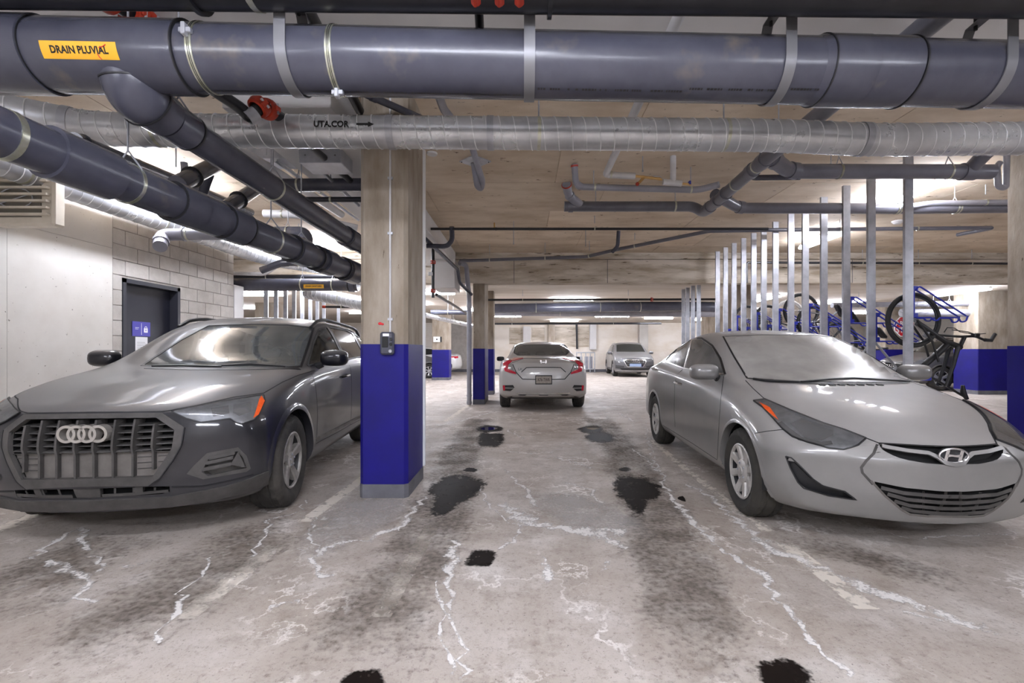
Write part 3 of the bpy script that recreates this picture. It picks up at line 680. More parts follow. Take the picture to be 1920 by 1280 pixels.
# --- spiral ducts
def duct(name, label, pts, r, pitch, bands=(), rods=(), br=.3):
    pts = [V(p) for p in pts]; path = bend(pts, br, 8) if len(pts) > 2 else pts
    o = thing(name, label, 'duct', (0, 0, 0)); MB().tube(path, r, 32).build('duct_shell', 'galv', o)
    L_ = sum((path[i+1]-path[i]).length for i in range(len(path)-1)); turns = int(L_/pitch); hp = []; prev = None
    for i in range(turns*20+1):
        c, t = along(path, i/(turns*20)); u = V((0, 0, 1)).cross(t).normalized(); w_ = t.cross(u); a = 2*pi*i/20
        hp.append(c+(u*cos(a)+w_*sin(a))*(r+.0015))
    MB().tube(hp, .004, 5).build('spiral_seam', 'seam', o)
    for q in bands:
        c, t = along(path, at_px(path, q)); ring(c, t, r+.002, .05, .004, 32).build('joint_band', 'steel', o)
    for q in rods:
        c, t = along(path, at_px(path, q)); b = MB(); b.tube([c+V((0, 0, r)), V((c.x, c.y, SLAB))], .006, 6)
        hr = b.build('hanger_rod', 'steel', o); ring(c, t, r, .025, .003, 32).build('hanger_loop', 'zinc', hr)
    return o, path
o, DU = duct('spiral_duct', 'long shiny spiral duct crossing in front of the nearest column', [P(-200, 168, 2.9), P(165, 240, 3.28), P(250, 244, 3.33), P(1450, 254, 3.42), P(1640, 263, 3.42), P(2050, 258, 3.42)], .118, .105, bands=(920, 1615, 128, 735), rods=(1357, 1010, 300))
def on_duct(xc, yc):
    r = .1195; c, t = along(DU, at_px(DU, xc, r)); a0 = math.asin((c.z-P(xc, yc, (c.y-r)/K).z)/r)
    return lambda u, v_: c+t*u+V((0, -cos(a0-v_/r)*(r+.004), -sin(a0-v_/r)*(r+.004)))
put_text('UTA.COR', .062, 'ink', o, on_duct(621, 233), bold=.0022, sx=.95)
g = on_duct(685, 233); ar = MB(); ar.add([g(*p) for p in ((-.065, -.008), (.02, -.008), (.02, .008), (-.065, .008), (.02, -.02), (.065, 0), (.02, .02))], [(0, 1, 2, 3), (4, 5, 6)]); ar.build('flow_arrow', 'ink', o, fix=False, smooth=False)
duct('spiral_duct', 'spiral duct running along the top of the left wall', [P(-220, 215, 3.35), V((-4.86, 4.2*K, 2.95)), V((-4.86, 8.3*K, 2.95)), V((-4.2, 9.2*K, 2.93))], .13, .12, rods=(40, 300), br=.4)
duct('spiral_duct', 'pale spiral duct low behind the sanitary drain left of the column', [P(578, 548, 9.6), P(600, 553, 9.4), P(700, 572, 9.0)], .14, .12, rods=(640,))
# --- sanitary drain far left
o, SD = pipe('sanitary_drain', 'dark horizontal drain with a yellow sticker above the black car', [P(300, 533, 8.5), P(672, 534, 8.5)], .118, 'pvc', n=24, collars=((662, .1),), rods=(567, 625), seals=(655,))
c, t = along(SD, at_px(SD, 593)); s4 = thing('pipe_sticker', 'small yellow sticker on the far left horizontal drain', 'sticker', c+V((0, -.1185, -.045)))
MB().box((-.19, -.002, -.036), (.19, .02, .036)).build('label_strip', 'yellow', s4); put_text('DRAIN SANITAIRE', .043, 'ink', s4, lambda u, v_: V((u, -.004, v_)), bold=.0012, sx=.88)
pipe('dark_pipe', 'dark pipe lying just above the sanitary drain', [P(440, 519, 8.9), P(660, 519, 8.9)], .05, 'pvc_dark', rods=(500,))
pipe('offset_pipe', 'grey offset pipe with angled end beyond the left wall', [P(490, 507, 7.6), P(508, 500, 7.6), P(530, 492, 7.6), P(660, 495, 7.8)], .06, 'pvc', collars=((.28, .1),), rods=(560,))
pipe('white_pipe', 'white curved pipe above the sanitary drain', [P(430, 512, 8.2), P(495, 514, 8.2), P(518, 500, 8.3)], .035, 'pvc_white')
pipe('grey_pipe', 'grey elbow pipe dropping between the left drains near the column', [P(512, 437, 6.1), P(575, 437, 6.1), P(572, 470, 6.1)], .09, 'pvc', br=.15, rods=(540,))
pipe('cross_pipe', 'dark crosswise pipe left of the nearest column under the slab', [P(525, 347, 4.75), P(720, 346, 4.75)], .068, 'pvc', rods=(560,))
pipe('cross_pipe', 'thin dark crosswise pipe just below the dark crosswise pipe', [P(560, 374, 4.75), P(720, 374, 4.75)], .028, 'pvc_dark', rods=(620,))
pipe('insulated_pipe', 'white insulated pipe slanting past the branch drain', [P(440, 277, 4.0), P(530, 330, 5.0), P(640, 402, 6.6)], .05, 'pvc_white', rods=(500,))
pipe('insulated_pipe', 'white insulated elbow pipe near the nearest column', [P(495, 400, 6.3), P(560, 402, 6.3), P(670, 428, 6.6)], .055, 'pvc_white', rods=(530,))
pipe('galvanised_pipe', 'thin grey conduit slanting towards the column at left', [P(515, 300, 4.5), P(672, 412, 6.7)], .02, 'steel', rods=(600,))
pipe('galvanised_pipe', 'thin grey conduit along the slab left of the column', [P(600, 318, 4.4), P(672, 385, 5.5)], .02, 'steel')
for (x0, x1, y, lb) in ((458, 535, 290, 'grey metal junction box on the slab left of the cross pipe'), (560, 640, 297, 'grey metal junction box on the slab near the black sprinkler pipe')):
    c = PZ(x0, y, 3.3 if x0 < 500 else 3.0); bx = thing('junction_box', lb, 'junction box', c); l = (x1-x0)/F*c.y
    MB().box((0, 0, -.04), (l, .3, .1), .006).build('enclosure', 'steel', bx)
    for k in (.15, .85): MB().sphere((l*k, -.002, .03), .008, 8, 6).build('knockout', 'strap', bx)
# --- sprinkler pipes
def coupling(o, c, t, r, name='red_coupling'):
    k = MB(); k.lathe([(r, -.035), (r*1.35, -.03), (r*1.45, 0), (r*1.35, .03), (r, .035)], frame(c, t), 20)
    s = t.cross(V((0, 0, 1))).normalized(); m_ = frame(c, t)
    for q in (-1, 1): k.box((-.025, q*(r*1.3)-.02, -.018), (.025, q*(r*1.3)+.02, .018), .006, m_)
    rc = k.build(name, 'red_coupling', o)
    bt = MB()
    for q in (-1, 1): bt.tube([m_ @ V((0, q*r*1.5, -.035)), m_ @ V((0, q*r*1.5, .035))], .009, 6)
    bt.build('bolt', 'steel', rc)
SPR, SP = pipe('sprinkler_main', 'thick black sprinkler main along the top edge of the view', [P(-150, -42, 2.12), P(2080, -22, 2.12)], .125, 'black_pipe', n=28, collars=((1032, .02), (365, .02)), straps=(475,))
for x in (895, 938, 974):
    c, t = along(SP, at_px(SP, x)); k = MB(); k.box((-.022, -.145, -.16), (.022, -.05, -.09), .012, Matrix.Translation(c)); k.box((-.012, -.155, -.19), (.012, -.09, -.15), .008, Matrix.Translation(c)); kk = k.build('red_coupling', 'red_coupling', SPR)
    k = MB(); k.sphere(c+V((0, -.155, -.125)), .014, 8, 6); k.build('bolt', 'steel', kk)
o, q = pipe('sprinkler_branch', 'black sprinkler branch rising to the red couplings at upper left', [P(160, -40, 2.5), P(235, 20, 2.7), P(300, 62, 2.9)], .045, 'black_pipe')
for tt in (.3, .62, .8): c, t = along(q, tt); coupling(o, c, t, .062)
o, q = pipe('sprinkler_branch', 'black sprinkler branch with red couplings below the largest pipe', [P(395, 165, 2.95), P(452, 203, 3.0), P(470, 222, 3.02), P(488, 196, 3.05), P(545, 232, 3.4)], .04, 'black_pipe', br=.03)
for tt in (.5, .62): c, t = along(q, tt); coupling(o, c, t, .05)
for tt in (.38,): c, t = along(q, tt); ring(c, t, .04, .07, .01).build('union', 'steel', o)
pipe('sprinkler_branch', 'black sprinkler branch running back beside the nearest column', [V((-1.22, 2.3*K, 3.18)), V((-1.37, 4.05*K, 3.16))], .036, 'black_pipe', rods=(.5,))
pipe('sprinkler_branch', 'black sprinkler pipe slanting under the white bulkhead', [P(565, 258, 3.75), P(672, 352, 4.9)], .032, 'black_pipe')
pipe('drop_pipe', 'short black drop below the red coupling at the top edge', [P(897, 5, 2.3), P(900, 60, 2.45)], .024, 'black_pipe')
pipe('grey_conduit', 'grey conduit crossing above the duct at the column head', [P(685, 176, 3.25), P(790, 222, 3.75)], .028, 'pvc', collars=((700, .05),))
o, q = pipe('sprinkler_line', 'thin black sprinkler line across the slab above the aisle', [P(808, 429, 7.2), P(1440, 429, 7.2)], .022, 'black_pipe', n=12, rods=(1115,), collars=((930, .02),))
c, t = along(q, at_px(q, 927)); MB().tube([c, c+V((0, 0, .1))], .012, 8).build('sprinkler_head', 'brass', o)
pipe('drain_line', 'thin grey line dipping across the slab to the right', [P(862, 489, 9.2), P(1100, 481, 8.9), P(1160, 467, 8.4), P(1330, 433, 7.6), P(1440, 431, 7.4), P(1862, 427, 7.4), P(1795, 440, 7.9)], .033, 'pvc_mid', n=12, br=.06, rods=(918, 1022, 1105, 1190, 1575), straps=(1720,))
pipe('riser_stub', 'short grey riser from the slab onto the dipping line', [P(1160, 432, 8.1), P(1158, 462, 8.2), P(1148, 472, 8.3)], .035, 'pvc', n=12, br=.06)
pipe('grey_elbow', 'grey elbow pipe beside the white bulkhead right of the column', [P(800, 461, 7.4), P(838, 462, 7.4), P(848, 450, 7.3), P(847, 425, 7.2)], .04, 'pvc', br=.08)
pipe('grey_diagonal', 'slim grey pipe slanting down towards the second column', [P(798, 448, 7.2), P(858, 505, 9.0), P(862, 530, 9.3), P(884, 552, 9.7)], .035, 'pvc', n=12)
pipe('downpipe', 'grey downpipe beside the slim blue column reaching the floor', [P(862, 493, 9.3), P(874, 496, 9.45), P(877, 530, 9.6), V((-1.19, 9.85*K, 2.4)), V((-1.19, 9.85*K, .01))], .052, 'pvc_light', n=14, br=.1, collars=((.985, .05), (.94, .04)))
o, q = pipe('sprinkler_drop', 'black vertical sprinkler pipe with red couplings right of the column', [P(812, 400, 8.2), P(812, 558, 8.2)], .03, 'black_pipe', n=12)
for tt in (.58, .92): c, t = along(q, tt); coupling(o, c, t, .035)
MB().box((-.05, -.03, -.03), (.03, .03, .03), .006, Matrix.Translation(along(q, .72)[0]+V((-.03, -.03, 0)))).build('gauge', 'camera_white', o)
pipe('sprinkler_drop', 'black pipe running back from the red couplings to the second column', [P(818, 552, 8.4), P(880, 590, 12.5)], .03, 'black_pipe', n=10)
# --- right side grey drains
ZD = 3.08
o, q = pipe('main_drain', 'grey drain running back under the slab and forking above the aisle', [V((2.38, 2.4*K, ZD+.04)), V((2.38, 4.35*K, ZD)), V((2.43, 5.95*K, ZD-.02)), P(1300, 387, 6.05), P(1058, 387, 6.05)], .068, 'pvc_mid', n=20, br=.25, collars=((1345, .08), (1330, .1), (1360, .06), (1410, .08), (1432, .1), (1070, .06)), straps=(1265, 1380, 1420), rods=())
for x in (1117, 1266):
    c, t = along(q, at_px(q, x)); MB().tube([c+V((0, 0, .07)), V((c.x, c.y, SLAB))], .006, 6).build('hanger_rod', 'steel', o)
pipe('branch_pipe', 'grey elbow dropping from a red collar into the forked drain', [P(1062, 345, 5.75), P(1066, 366, 5.9), P(1090, 386, 6.05)], .058, 'pvc_light', br=.1, collars=((.45, .03), (.03, .015, 'red_coupling')))
pipe('branch_pipe', 'light grey pipe from the slab joining the forked drain', [P(1077, 308, 5.2), P(1080, 350, 5.25), P(1310, 356, 5.3), P(1348, 346, 5.15)], .038, 'pvc_light', br=.09, straps=(1115,), collars=((.01, .02, 'red_coupling'), (.13, .05)), rods=(1295,))
pipe('side_drain', 'thick grey drain leading right above the bike bay', [P(1437, 290, 4.35), P(1480, 321, 4.72), P(1860, 322, 4.72)], .076, 'pvc_mid', br=.14, n=20, collars=((1450, .1), (1487, .09), (1815, .14)), straps=(1573,), rods=(1573, 1778))
pipe('side_wye', 'short angled pipe joining the thick drain near the right column', [P(1818, 318, 4.72), P(1850, 285, 4.5)], .07, 'pvc_mid', seals=())
pipe('side_drain', 'lower grey drain leading right to the right column', [P(1340, 364, 5.6), P(1385, 390, 5.9), P(1700, 391, 5.9), P(1900, 389, 5.95)], .07, 'pvc_mid', br=.14, n=20, collars=((1388, .08),), straps=(1388, 1685, 1795), rods=(1680, 1790))
pipe('slim_drain', 'slim grey pipe just above the lower drain at right', [P(1700, 388, 5.8), P(1745, 381, 5.85), P(1900, 379, 5.85)], .036, 'pvc_light', br=.1, rods=(1848,))
pipe('slim_drain', 'slim grey pipe below the thick drain over the bikes', [P(1400, 325, 4.9), P(1412, 333, 4.9), P(1500, 332, 4.9)], .03, 'pvc', br=.05)
pipe('trap_pipe', 'light grey looped trap at the head of the right column', [P(1875, 305, 4.85), P(1869, 312, 4.85), P(1871, 350, 4.85), P(1886, 353, 4.85), P(1888, 270, 4.85)], .03, 'pvc_light', br=.06)
pipe('fire_line', 'thin dark line along the beam on the right side', [P(1400, 530, 9.6), P(1400, 492, 9.6), P(1900, 494, 9.6)], .025, 'pvc_dark', n=10, rods=(1617, 1722, 1822))
# --- white water line with brass valves
pipe('white_water_pipe', 'long white insulated pipe along the slab bending to brass valves', [V((.93, 1.3*K, 3.2)), V((.93, 4.97*K, 3.18)), P(1190, 330, 5.0)], .036, 'pvc_white', br=.05, rods=(1205, 1145))
o, q = pipe('valve_set', 'brass valves on the pipe end below the slab', [P(1190, 330, 5.0), P(1242, 336, 5.0)], .015, 'brass', n=10, collars=((.3, .03), (.62, .03), (.9, .03)))
MB().tube([P(1208, 332, 5.0), P(1196, 345, 4.98)], .016, 8).build('valve_stem', 'brass', o); MB().sphere(P(1195, 345, 4.97), .022, 10, 6).build('valve_cap', 'red_coupling', o)
MB().tube([P(1225, 330, 5.0), P(1238, 331, 4.97), P(1243, 336, 4.97)], .004, 5).build('lever', 'steel', o)
pipe('white_tee', 'white insulated tee hanging from the slab beside the brass valves', [P(1262, 290, 5.0), P(1262, 343, 5.0)], .033, 'pvc_white', collars=((.02, .015, 'red_coupling'),))
o, q = pipe('white_tee', 'short white crosspiece with blue valve under the white tee', [P(1243, 341, 5.0), P(1278, 344, 5.0)], .034, 'pvc_white'); MB().tube([P(1278, 344, 5.0), P(1296, 346, 5.0)], .012, 8).build('valve', 'brass', o); MB().box((-.01, -.02, -.02), (.01, .02, .02), 0, Matrix.Translation(P(1293, 343, 5.0))).build('valve_handle', 'rack_blue', o)
pipe('looped_pipe', 'grey condensate pipe looping down beside the diamond plate', [P(820, 172, 3.4), P(832, 205, 3.7), P(882, 265, 4.55), P(905, 340, 5.1), P(902, 354, 5.15), P(895, 350, 5.1), P(888, 305, 4.95)], .034, 'pvc_light', br=.05, collars=((.33, .05),))
# --- far runs beyond the beam
pipe('far_drain', 'large grey drain across the far ceiling behind the beam', [P(925, 578, 15.0), P(1280, 574, 15.), P(1345, 576, 15.)], .16, 'pvc', n=16, rods=(1005, 1125, 1200))
pipe('far_drain', 'second grey drain just below the far large drain', [P(925, 586, 16.), P(1345, 588, 16.)], .12, 'pvc_light', n=16, rods=(1050,))
o, q = pipe('far_sprinkler', 'black sprinkler line under the beam above the silver sedan', [P(905, 562, 12.), P(1345, 561, 12.)], .03, 'black_pipe', n=10, rods=(980, 1178)); c, t = along(q, at_px(q, 1222)); coupling(o, c, t, .04)
pipe('far_sprinkler', 'far black line above the back wall recesses', [P(925, 607, 22.), P(1240, 606, 22.)], .05, 'black_pipe', n=10, rods=(960, 1150))
pipe('far_sprinkler', 'black vertical pipe on the back wall by the railing', [P(1081, 600, 25.7), P(1082, 654, 25.7)], .06, 'black_pipe', n=10)
pipe('far_main', 'pale pipe between nearest and second columns', [P(808, 585, 12.8), P(884, 586, 12.8)], .07, 'pvc', n=12, rods=(840,))
pipe('far_main', 'galvanised pipe slanting over the far blue column', [P(795, 590, 12.), P(890, 612, 16.)], .07, 'galv', n=12, rods=(850,))
pipe('far_main', 'pale grey pipe behind the bikes at right', [P(1560, 572, 12.5), P(1825, 569, 12.5)], .075, 'pvc_light', n=14, rods=(1610, 1780))
pipe('far_main', 'lower pale pipe behind the bikes at right', [P(1690, 586, 12.5), P(1825, 587, 12.5)], .11, 'pvc_light', n=14, rods=(1750,))
pipe('far_main', 'dark red-tipped pipe behind the left studs', [P(605, 575, 10.6), P(700, 576, 10.6)], .03, 'black_pipe', n=10, collars=((.03, .08, 'red_coupling'),), rods=(640,))
# loose rods hanging from the slab
for i, (x, y0, y1, d) in enumerate(((1113, 312, 347, 5.4), (1205, 290, 322, 5.), (963, 432, 458, 7.5), (1098, 430, 462, 8.), (1460, 195, 230, 3.95), (1558, 290, 320, 4.9))):
    b = MB(); p = P(x, y1, d); b.tube([p, V((p.x, p.y, SLAB))], .006, 6); b.lathe([(.011, -.008), (.011, .008)], frame(p+V((0, 0, .01)), V((0, 0, 1))), 6); tag(b.build('loose_rod', 'steel'), 'loose threaded rod hanging from the slab, %s from the left' % ('third', 'fourth', 'first', 'second', 'fifth', 'sixth')[i], 'rod', 'loose rods under the slab')
# ================================================================ cars
def pchip(tab):
    xs = [p[0] for p in tab]; ys = [p[1] for p in tab]; n = len(xs)
    if n == 1: return lambda x: ys[0]
    h = [xs[i+1]-xs[i] for i in range(n-1)]; d = [(ys[i+1]-ys[i])/h[i] for i in range(n-1)]; m = [d[0]]+[0]*(n-2)+[d[-1]]
    for i in range(1, n-1):
        if d[i-1]*d[i] > 0:
            w1, w2 = 2*h[i]+h[i-1], h[i]+2*h[i-1]; m[i] = (w1+w2)/(w1/d[i-1]+w2/d[i])
    def f(x):
        if x <= xs[0]: return ys[0]
        if x >= xs[-1]: return ys[-1]
        i = 0
        while x > xs[i+1]: i += 1
        t = (x-xs[i])/h[i]; t2, t3 = t*t, t*t*t
        return (2*t3-3*t2+1)*ys[i]+(t3-2*t2+t)*h[i]*m[i]+(-2*t3+3*t2)*ys[i+1]+(t3-t2)*h[i]*m[i+1]
    return f
class Car:
    """body skin lofted through key lines; y runs from the nose to the tail, x across, z up (car's own metres)"""
    def __init__(s, name, label, loc, rz, T, paint, group=None):
        s.o = thing(name, label, 'car', loc, rz, group); s.T = T; s.paint = paint
        s.M = Matrix.Translation(V(loc)) @ Matrix.Rotation(rz, 4, 'Z'); s.Mi = s.M.inverted()
        s.L = T['L']; s.skin(); s.cuts = []
    def skin(s):
        T = s.T; L_ = s.L; c = {k: pchip(T[k]) for k in ('zb', 'wb', 'zr', 'wr', 'zm', 'wm', 'zs', 'ws', 'zg', 'wg', 'zt', 'wt', 'zc')}
        ys = [0, .008, .02, .04, .07, .1]; y = .13
        while y < L_-.12: ys.append(y); y += .032
        ys += [L_-.1, L_-.07, L_-.04, L_-.02, L_-.008, L_]
        ns = [4, 2, 4, 9, 9, 5, 9, 6, 8]; z0 = .55
        pf = pchip(T['front']); pr = pchip(T['rear']); W = .9
        def warp(x, y, z):
            k = max(0, 1-y/1.1)**2; q = min(1.2, abs(x)/W); y2 = y+(T['fsweep']*q**T.get('fpow', 2.4)+pf(z))*k
            k = max(0, 1-(L_-y)/1.0)**2; y2 -= (T['rsweep']*q**2.6+pr(z))*k
            return V((x, y2, z))
        rows = []
        for y in ys:
            g = {k: f(y) for k, f in c.items()}
            key = [(0, g['zb']), (g['wb']*.92, g['zb']), (g['wb'], g['zb']+.03), (g['wr'], g['zr']), (g['wm'], g['zm']), (g['ws'], g['zs']), (g['wg'], g['zg']), (g['wt'], g['zt']), (g['wt']*.5, g['zt']+(g['zc']-g['zt'])*.78), (0, g['zc'])]
            px = pchip(list(enumerate([k[0] for k in key]))); pz = pchip(list(enumerate([k[1] for k in key])))
            e = 0
            if y < .1: e = .05*(1-y/.1)**2
            if L_-y < .1: e = .05*(1-(L_-y)/.1)**2
            row = []
            for k, n in enumerate(ns):
                for i in range(n): row.append((px(k+i/n), pz(k+i/n)))
            row.append(key[-1]); rows.append([(x*(1-e), y, z0+(z-z0)*(1-e)) for x, z in row])
        m = len(rows[0]); vs = []; fs = []
        def grid(G):
            n0 = len(vs)
            for r in G: vs.extend(warp(*p) for p in r)
            for j in range(len(G)-1):
                for i in range(m-1): fs.append((n0+j*m+i, n0+j*m+i+1, n0+(j+1)*m+i+1, n0+(j+1)*m+i))
        grid(rows)
        for r, rev in ((rows[0], 0), (rows[-1], 1)):
            G = [[(x*t/16, y, z) for x, y, z in r] for t in range(17)]; grid(G if not rev else G[::-1])
        nv = len(vs); vs += [V((-p.x, p.y, p.z)) for p in vs]; fs += [tuple(i+nv for i in reversed(f)) for f in fs]
        bm = bmesh.new(); bv = [bm.verts.new(p) for p in vs]
        for f in fs:
            try: bm.faces.new([bv[i] for i in f])
            except ValueError: pass
        bmesh.ops.remove_doubles(bm, verts=bm.verts, dist=.0006); bmesh.ops.recalc_face_normals(bm, faces=bm.faces)
        
        for _ in range(5): bmesh.ops.smooth_vert(bm, verts=bm.verts, factor=.5, use_axis_x=True, use_axis_y=True, use_axis_z=True)
        bm.normal_update(); s.bm = bm; s.bvh = BVHTree.FromBMesh(bm)
    def ray(s, px, py):                                # image point -> point of the skin (own coordinates)
        o = s.Mi @ V((0, 0, EYE)); e = s.Mi @ P(px, py, 1.); d = (e-o).normalized()
        h, n, i, q = s.bvh.ray_cast(o, d)
        if h is None:
            best = None
            for k in range(60):
                p = o+d*(1.5+k*.35*(1 if s.o.location.y < 8 else 1)); r = s.bvh.find_nearest(p)
                if best is None or r[3] < best[3]: best = r
            h, n = best[0], best[1]
        if n.dot(d) > 0: n = -n
        return h, n
    def sideray(s, y, z, sgn=1):
        h, n, i, q = s.bvh.ray_cast(V((sgn*3, y, z)), V((-sgn, 0, 0)))
        if h is None: h, n, i, q = s.bvh.find_nearest(V((sgn*.9, y, z)))
        return h, n
    def frontray(s, x, z, rear=False):
        h, n, i, q = s.bvh.ray_cast(V((x, 9 if rear else -4, z)), V((0, -1 if rear else 1, 0)))
        if h is None: h, n, i, q = s.bvh.find_nearest(V((x, s.L if rear else 0, z)))
        return h, n
    def topray(s, x, y):
        h, n, i, q = s.bvh.ray_cast(V((x, y, 4)), V((0, 0, -1)))
        return h, n
    def caster(s, mode):
        return {'px': s.ray, 'side': s.sideray, 'front': s.frontray, 'rear': lambda a, b: s.frontray(a, b, True), 'top': s.topray}[mode]
    def fill(s, poly, mode, step):
        pts = [V(p).to_2d() if len(p) > 2 else V(p) for p in poly]; ring_ = []
        for i, a in enumerate(pts):
            b = pts[(i+1) % len(pts)]; n = max(1, int((b-a).length/step))
            ring_ += [a+(b-a)*k/n for k in range(n)]
        def inside(p):
            c = False; j = len(pts)-1
            for i in range(len(pts)):
                if (pts[i].y > p.y) != (pts[j].y > p.y) and p.x < (pts[j].x-pts[i].x)*(p.y-pts[i].y)/(pts[j].y-pts[i].y)+pts[i].x: c = not c
                j = i
            return c
        allp = list(ring_); x0, x1 = min(p.x for p in pts), max(p.x for p in pts); y0, y1 = min(p.y for p in pts), max(p.y for p in pts)
        x = x0+step/2
        while x < x1:
            y = y0+step/2
            while y < y1:
                q = V((x, y))
                if inside(q) and min((q-r).length for r in ring_) > step*.45: allp.append(q)
                y += step
            x += step
        n = len(ring_); r = delaunay_2d_cdt(allp, [], [list(range(n))], 1, 1e-6)
        return r[0], r[2], n, inside, ring_
    def patch(s, name, poly, m, off=.003, mode='px', step=None, mirror=True, parent=None, smooth=True, rim=0., deep=None, label=None, half=0):
        """a piece of the skin inside an outline; off lifts it along the surface, deep moves it straight back (recess floor)"""
        step = step or (7 if mode == 'px' else .03)
        vs2, fs, n, ins, ring_ = s.fill(poly, mode, step); cast = s.caster(mode); out = []; base = []; nrm = []
        if half:
            cast0 = cast
            def cast(a, b_):
                h, nn = cast0(a, b_); h = h.copy()
                if h.x*half < 0: h.x = 0
                return h, nn
        for p in vs2:
            h, nn = cast(p.x, p.y); base.append(h)
            q = h+nn*off
            if deep: q = h+V(deep)
            if half and h.x == 0: q.x = 0
            out.append(q); nrm.append(nn)
        sd = 0.
        for f in fs:
            a_, b_, c_ = (out[i] for i in f[:3]); sd += (b_-a_).cross(c_-a_).dot(nrm[f[0]])
        if sd < 0: fs = [tuple(reversed(f)) for f in fs]      # faces look outwards
        res = []
        for sg in ((1, -1) if mirror else (1,)):
            b = MB(); b.add([V((q.x*sg, q.y, q.z)) for q in out], [tuple(f) if sg > 0 else tuple(reversed(f)) for f in fs])
            if deep or rim:
                # side walls between the outline on the skin and the piece
                k = len(b.v); ids = []
                for p in ring_:
                    h, nn = cast(p.x, p.y); q = h+V(deep) if deep else h+nn*off; q.x = 0 if half and h.x == 0 else q.x; e = h+nn*.001 if deep else h-nn*rim
                    ids.append((q, e))
                for q, e in ids: b.v += [(q.x*sg, q.y, q.z), (e.x*sg, e.y, e.z)]
                for i in range(len(ids)):
                    j = (i+1) % len(ids)
                    if half and ids[i][0].x == 0 and ids[j][0].x == 0: continue
                    b.f.append((k+2*i, k+2*i+1, k+2*j+1, k+2*j))
            o = b.build(name, m, parent or s.o, smooth=smooth, fix=bool(deep or rim) and 'lens' not in str(m) and 'glass' not in str(m), angle=50)
            if label: o['label'] = label
            res.append(o)
        return res
    def line(s, name, pts, m='panel_gap', w_=.006, off=.0015, mode='px', mirror=True, parent=None, th=0., step=None):
        """narrow strip laid on the skin along a path (panel gaps, trims, bars)"""
        step = step or (6 if mode == 'px' else .025); pp = []
        pts = [V(p) for p in pts]
        for i in range(len(pts)-1):
            a, b = pts[i], pts[i+1]; n = max(1, int((b-a).length/step)); pp += [a+(b-a)*k/n for k in range(n)]
        pp.append(pts[-1]); cast = s.caster(mode); H_ = [cast(p.x, p.y) for p in pp]; res = []
        for sg in ((1, -1) if mirror else (1,)):
            vs = []
            for i, (h, n) in enumerate(H_):
                t = H_[min(i+1, len(H_)-1)][0]-H_[max(i-1, 0)][0]; k = t.cross(n); k = k.normalized()*w_/2 if k.length > 1e-9 else V((0, 0, w_/2))
                for q in (h-k-n*.002, h-k+n*(off+th), h+k+n*(off+th), h+k-n*.002): vs.append(V((q.x*sg, q.y, q.z)))
            fs = [(4*i+j, 4*i+j+1, 4*i+5+j, 4*i+4+j) for i in range(len(H_)-1) for j in range(3)]+[(0, 1, 2, 3), (len(vs)-4, len(vs)-3, len(vs)-2, len(vs)-1)]
            res.append(MB().add(vs, fs).build(name, m, parent or s.o))
        return res
    def cut(s, poly, mode='px', mirror=True): s.cuts.append((poly, mode, mirror))
    def arch(s, y, z, r, x_in=.58): s.cuts.append(((y, z, r, x_in), 'arch', True))
    def finish(s):
        bm = s.bm; kill = set()
        for poly, mode, mirror in s.cuts:
            loc = set()
            if mode == 'arch':
                y0, z0, r, xi = poly
                for f in bm.faces:
                    c = f.calc_center_median()
                    if abs(c.x) > xi and (c.y-y0)**2+(c.z-z0)**2 < r*r: loc.add(f)
                bv = {v for f in loc for v in f.verts if any(g not in loc for g in v.link_faces)}
                kill |= loc
                for v in bv:
                    d = V((v.co.y-y0, v.co.z-z0))
                    if abs(v.co.x) > xi+.03 and d.length > .01 and v.co.z > .27:
                        d = d.normalized()*r; v.co.y = y0+d.x; v.co.z = z0+d.y
                continue
            vs2, _, n, ins, ring_ = s.fill(poly, mode, 7 if mode == 'px' else .03)
            eye = s.Mi @ V((0, 0, EYE))
            def proj(c):
                if mode == 'px': q = s.M @ c; return V((CX+F*q.x/q.y, CY-F*(q.z-EYE)/q.y))
                return V({'side': (c.y, c.z), 'front': (c.x, c.z), 'rear': (c.x, c.z), 'top': (c.x, c.y)}[mode])
            for f in bm.faces:
                c = f.calc_center_median(); n_ = f.normal
                for sg in ((1, -1) if mirror else (1,)):
                    c2 = V((c.x*sg, c.y, c.z)); n2 = V((n_.x*sg, n_.y, n_.z))
                    ok = n2.dot(eye-c2) > 0 if mode == 'px' else (c2.x > 0 if mode == 'side' else (n2.y < 0 if mode == 'front' else n2.y > 0 if mode == 'rear' else n2.z > 0))
                    if ok and ins(proj(c2)): loc.add((f, sg))
            fset = {f for f, _ in loc}; sgn = {}
            for f, sg in loc:
                for v in f.verts:
                    if any(g not in fset for g in v.link_faces): sgn[v] = sg
            cast = s.caster(mode)
            for v, sg in sgn.items():
                p = proj(V((v.co.x*sg, v.co.y, v.co.z))); best = None
                for i, a in enumerate(ring_):
                    b = ring_[(i+1) % len(ring_)]; e = b-a; t = max(0, min(1, (p-a).dot(e)/max(e.length_squared, 1e-9))); q = a+e*t
                    if best is None or (q-p).length < best[0]: best = ((q-p).length, q)
                h, _ = cast(best[1].x, best[1].y)
                if (h-V((v.co.x*sg, v.co.y, v.co.z))).length < .12: v.co = V((h.x*sg, h.y, h.z))
            kill |= fset
        bmesh.ops.delete(bm, geom=list(kill), context='FACES'); bm.normal_update()
        me = bpy.data.meshes.new('body'); bm.to_mesh(me); bm.free(); me.shade_smooth(); me.set_sharp_from_angle(angle=radians(48)); me.materials.append(MATS[s.paint])
        return wrap('body', me, s.o)
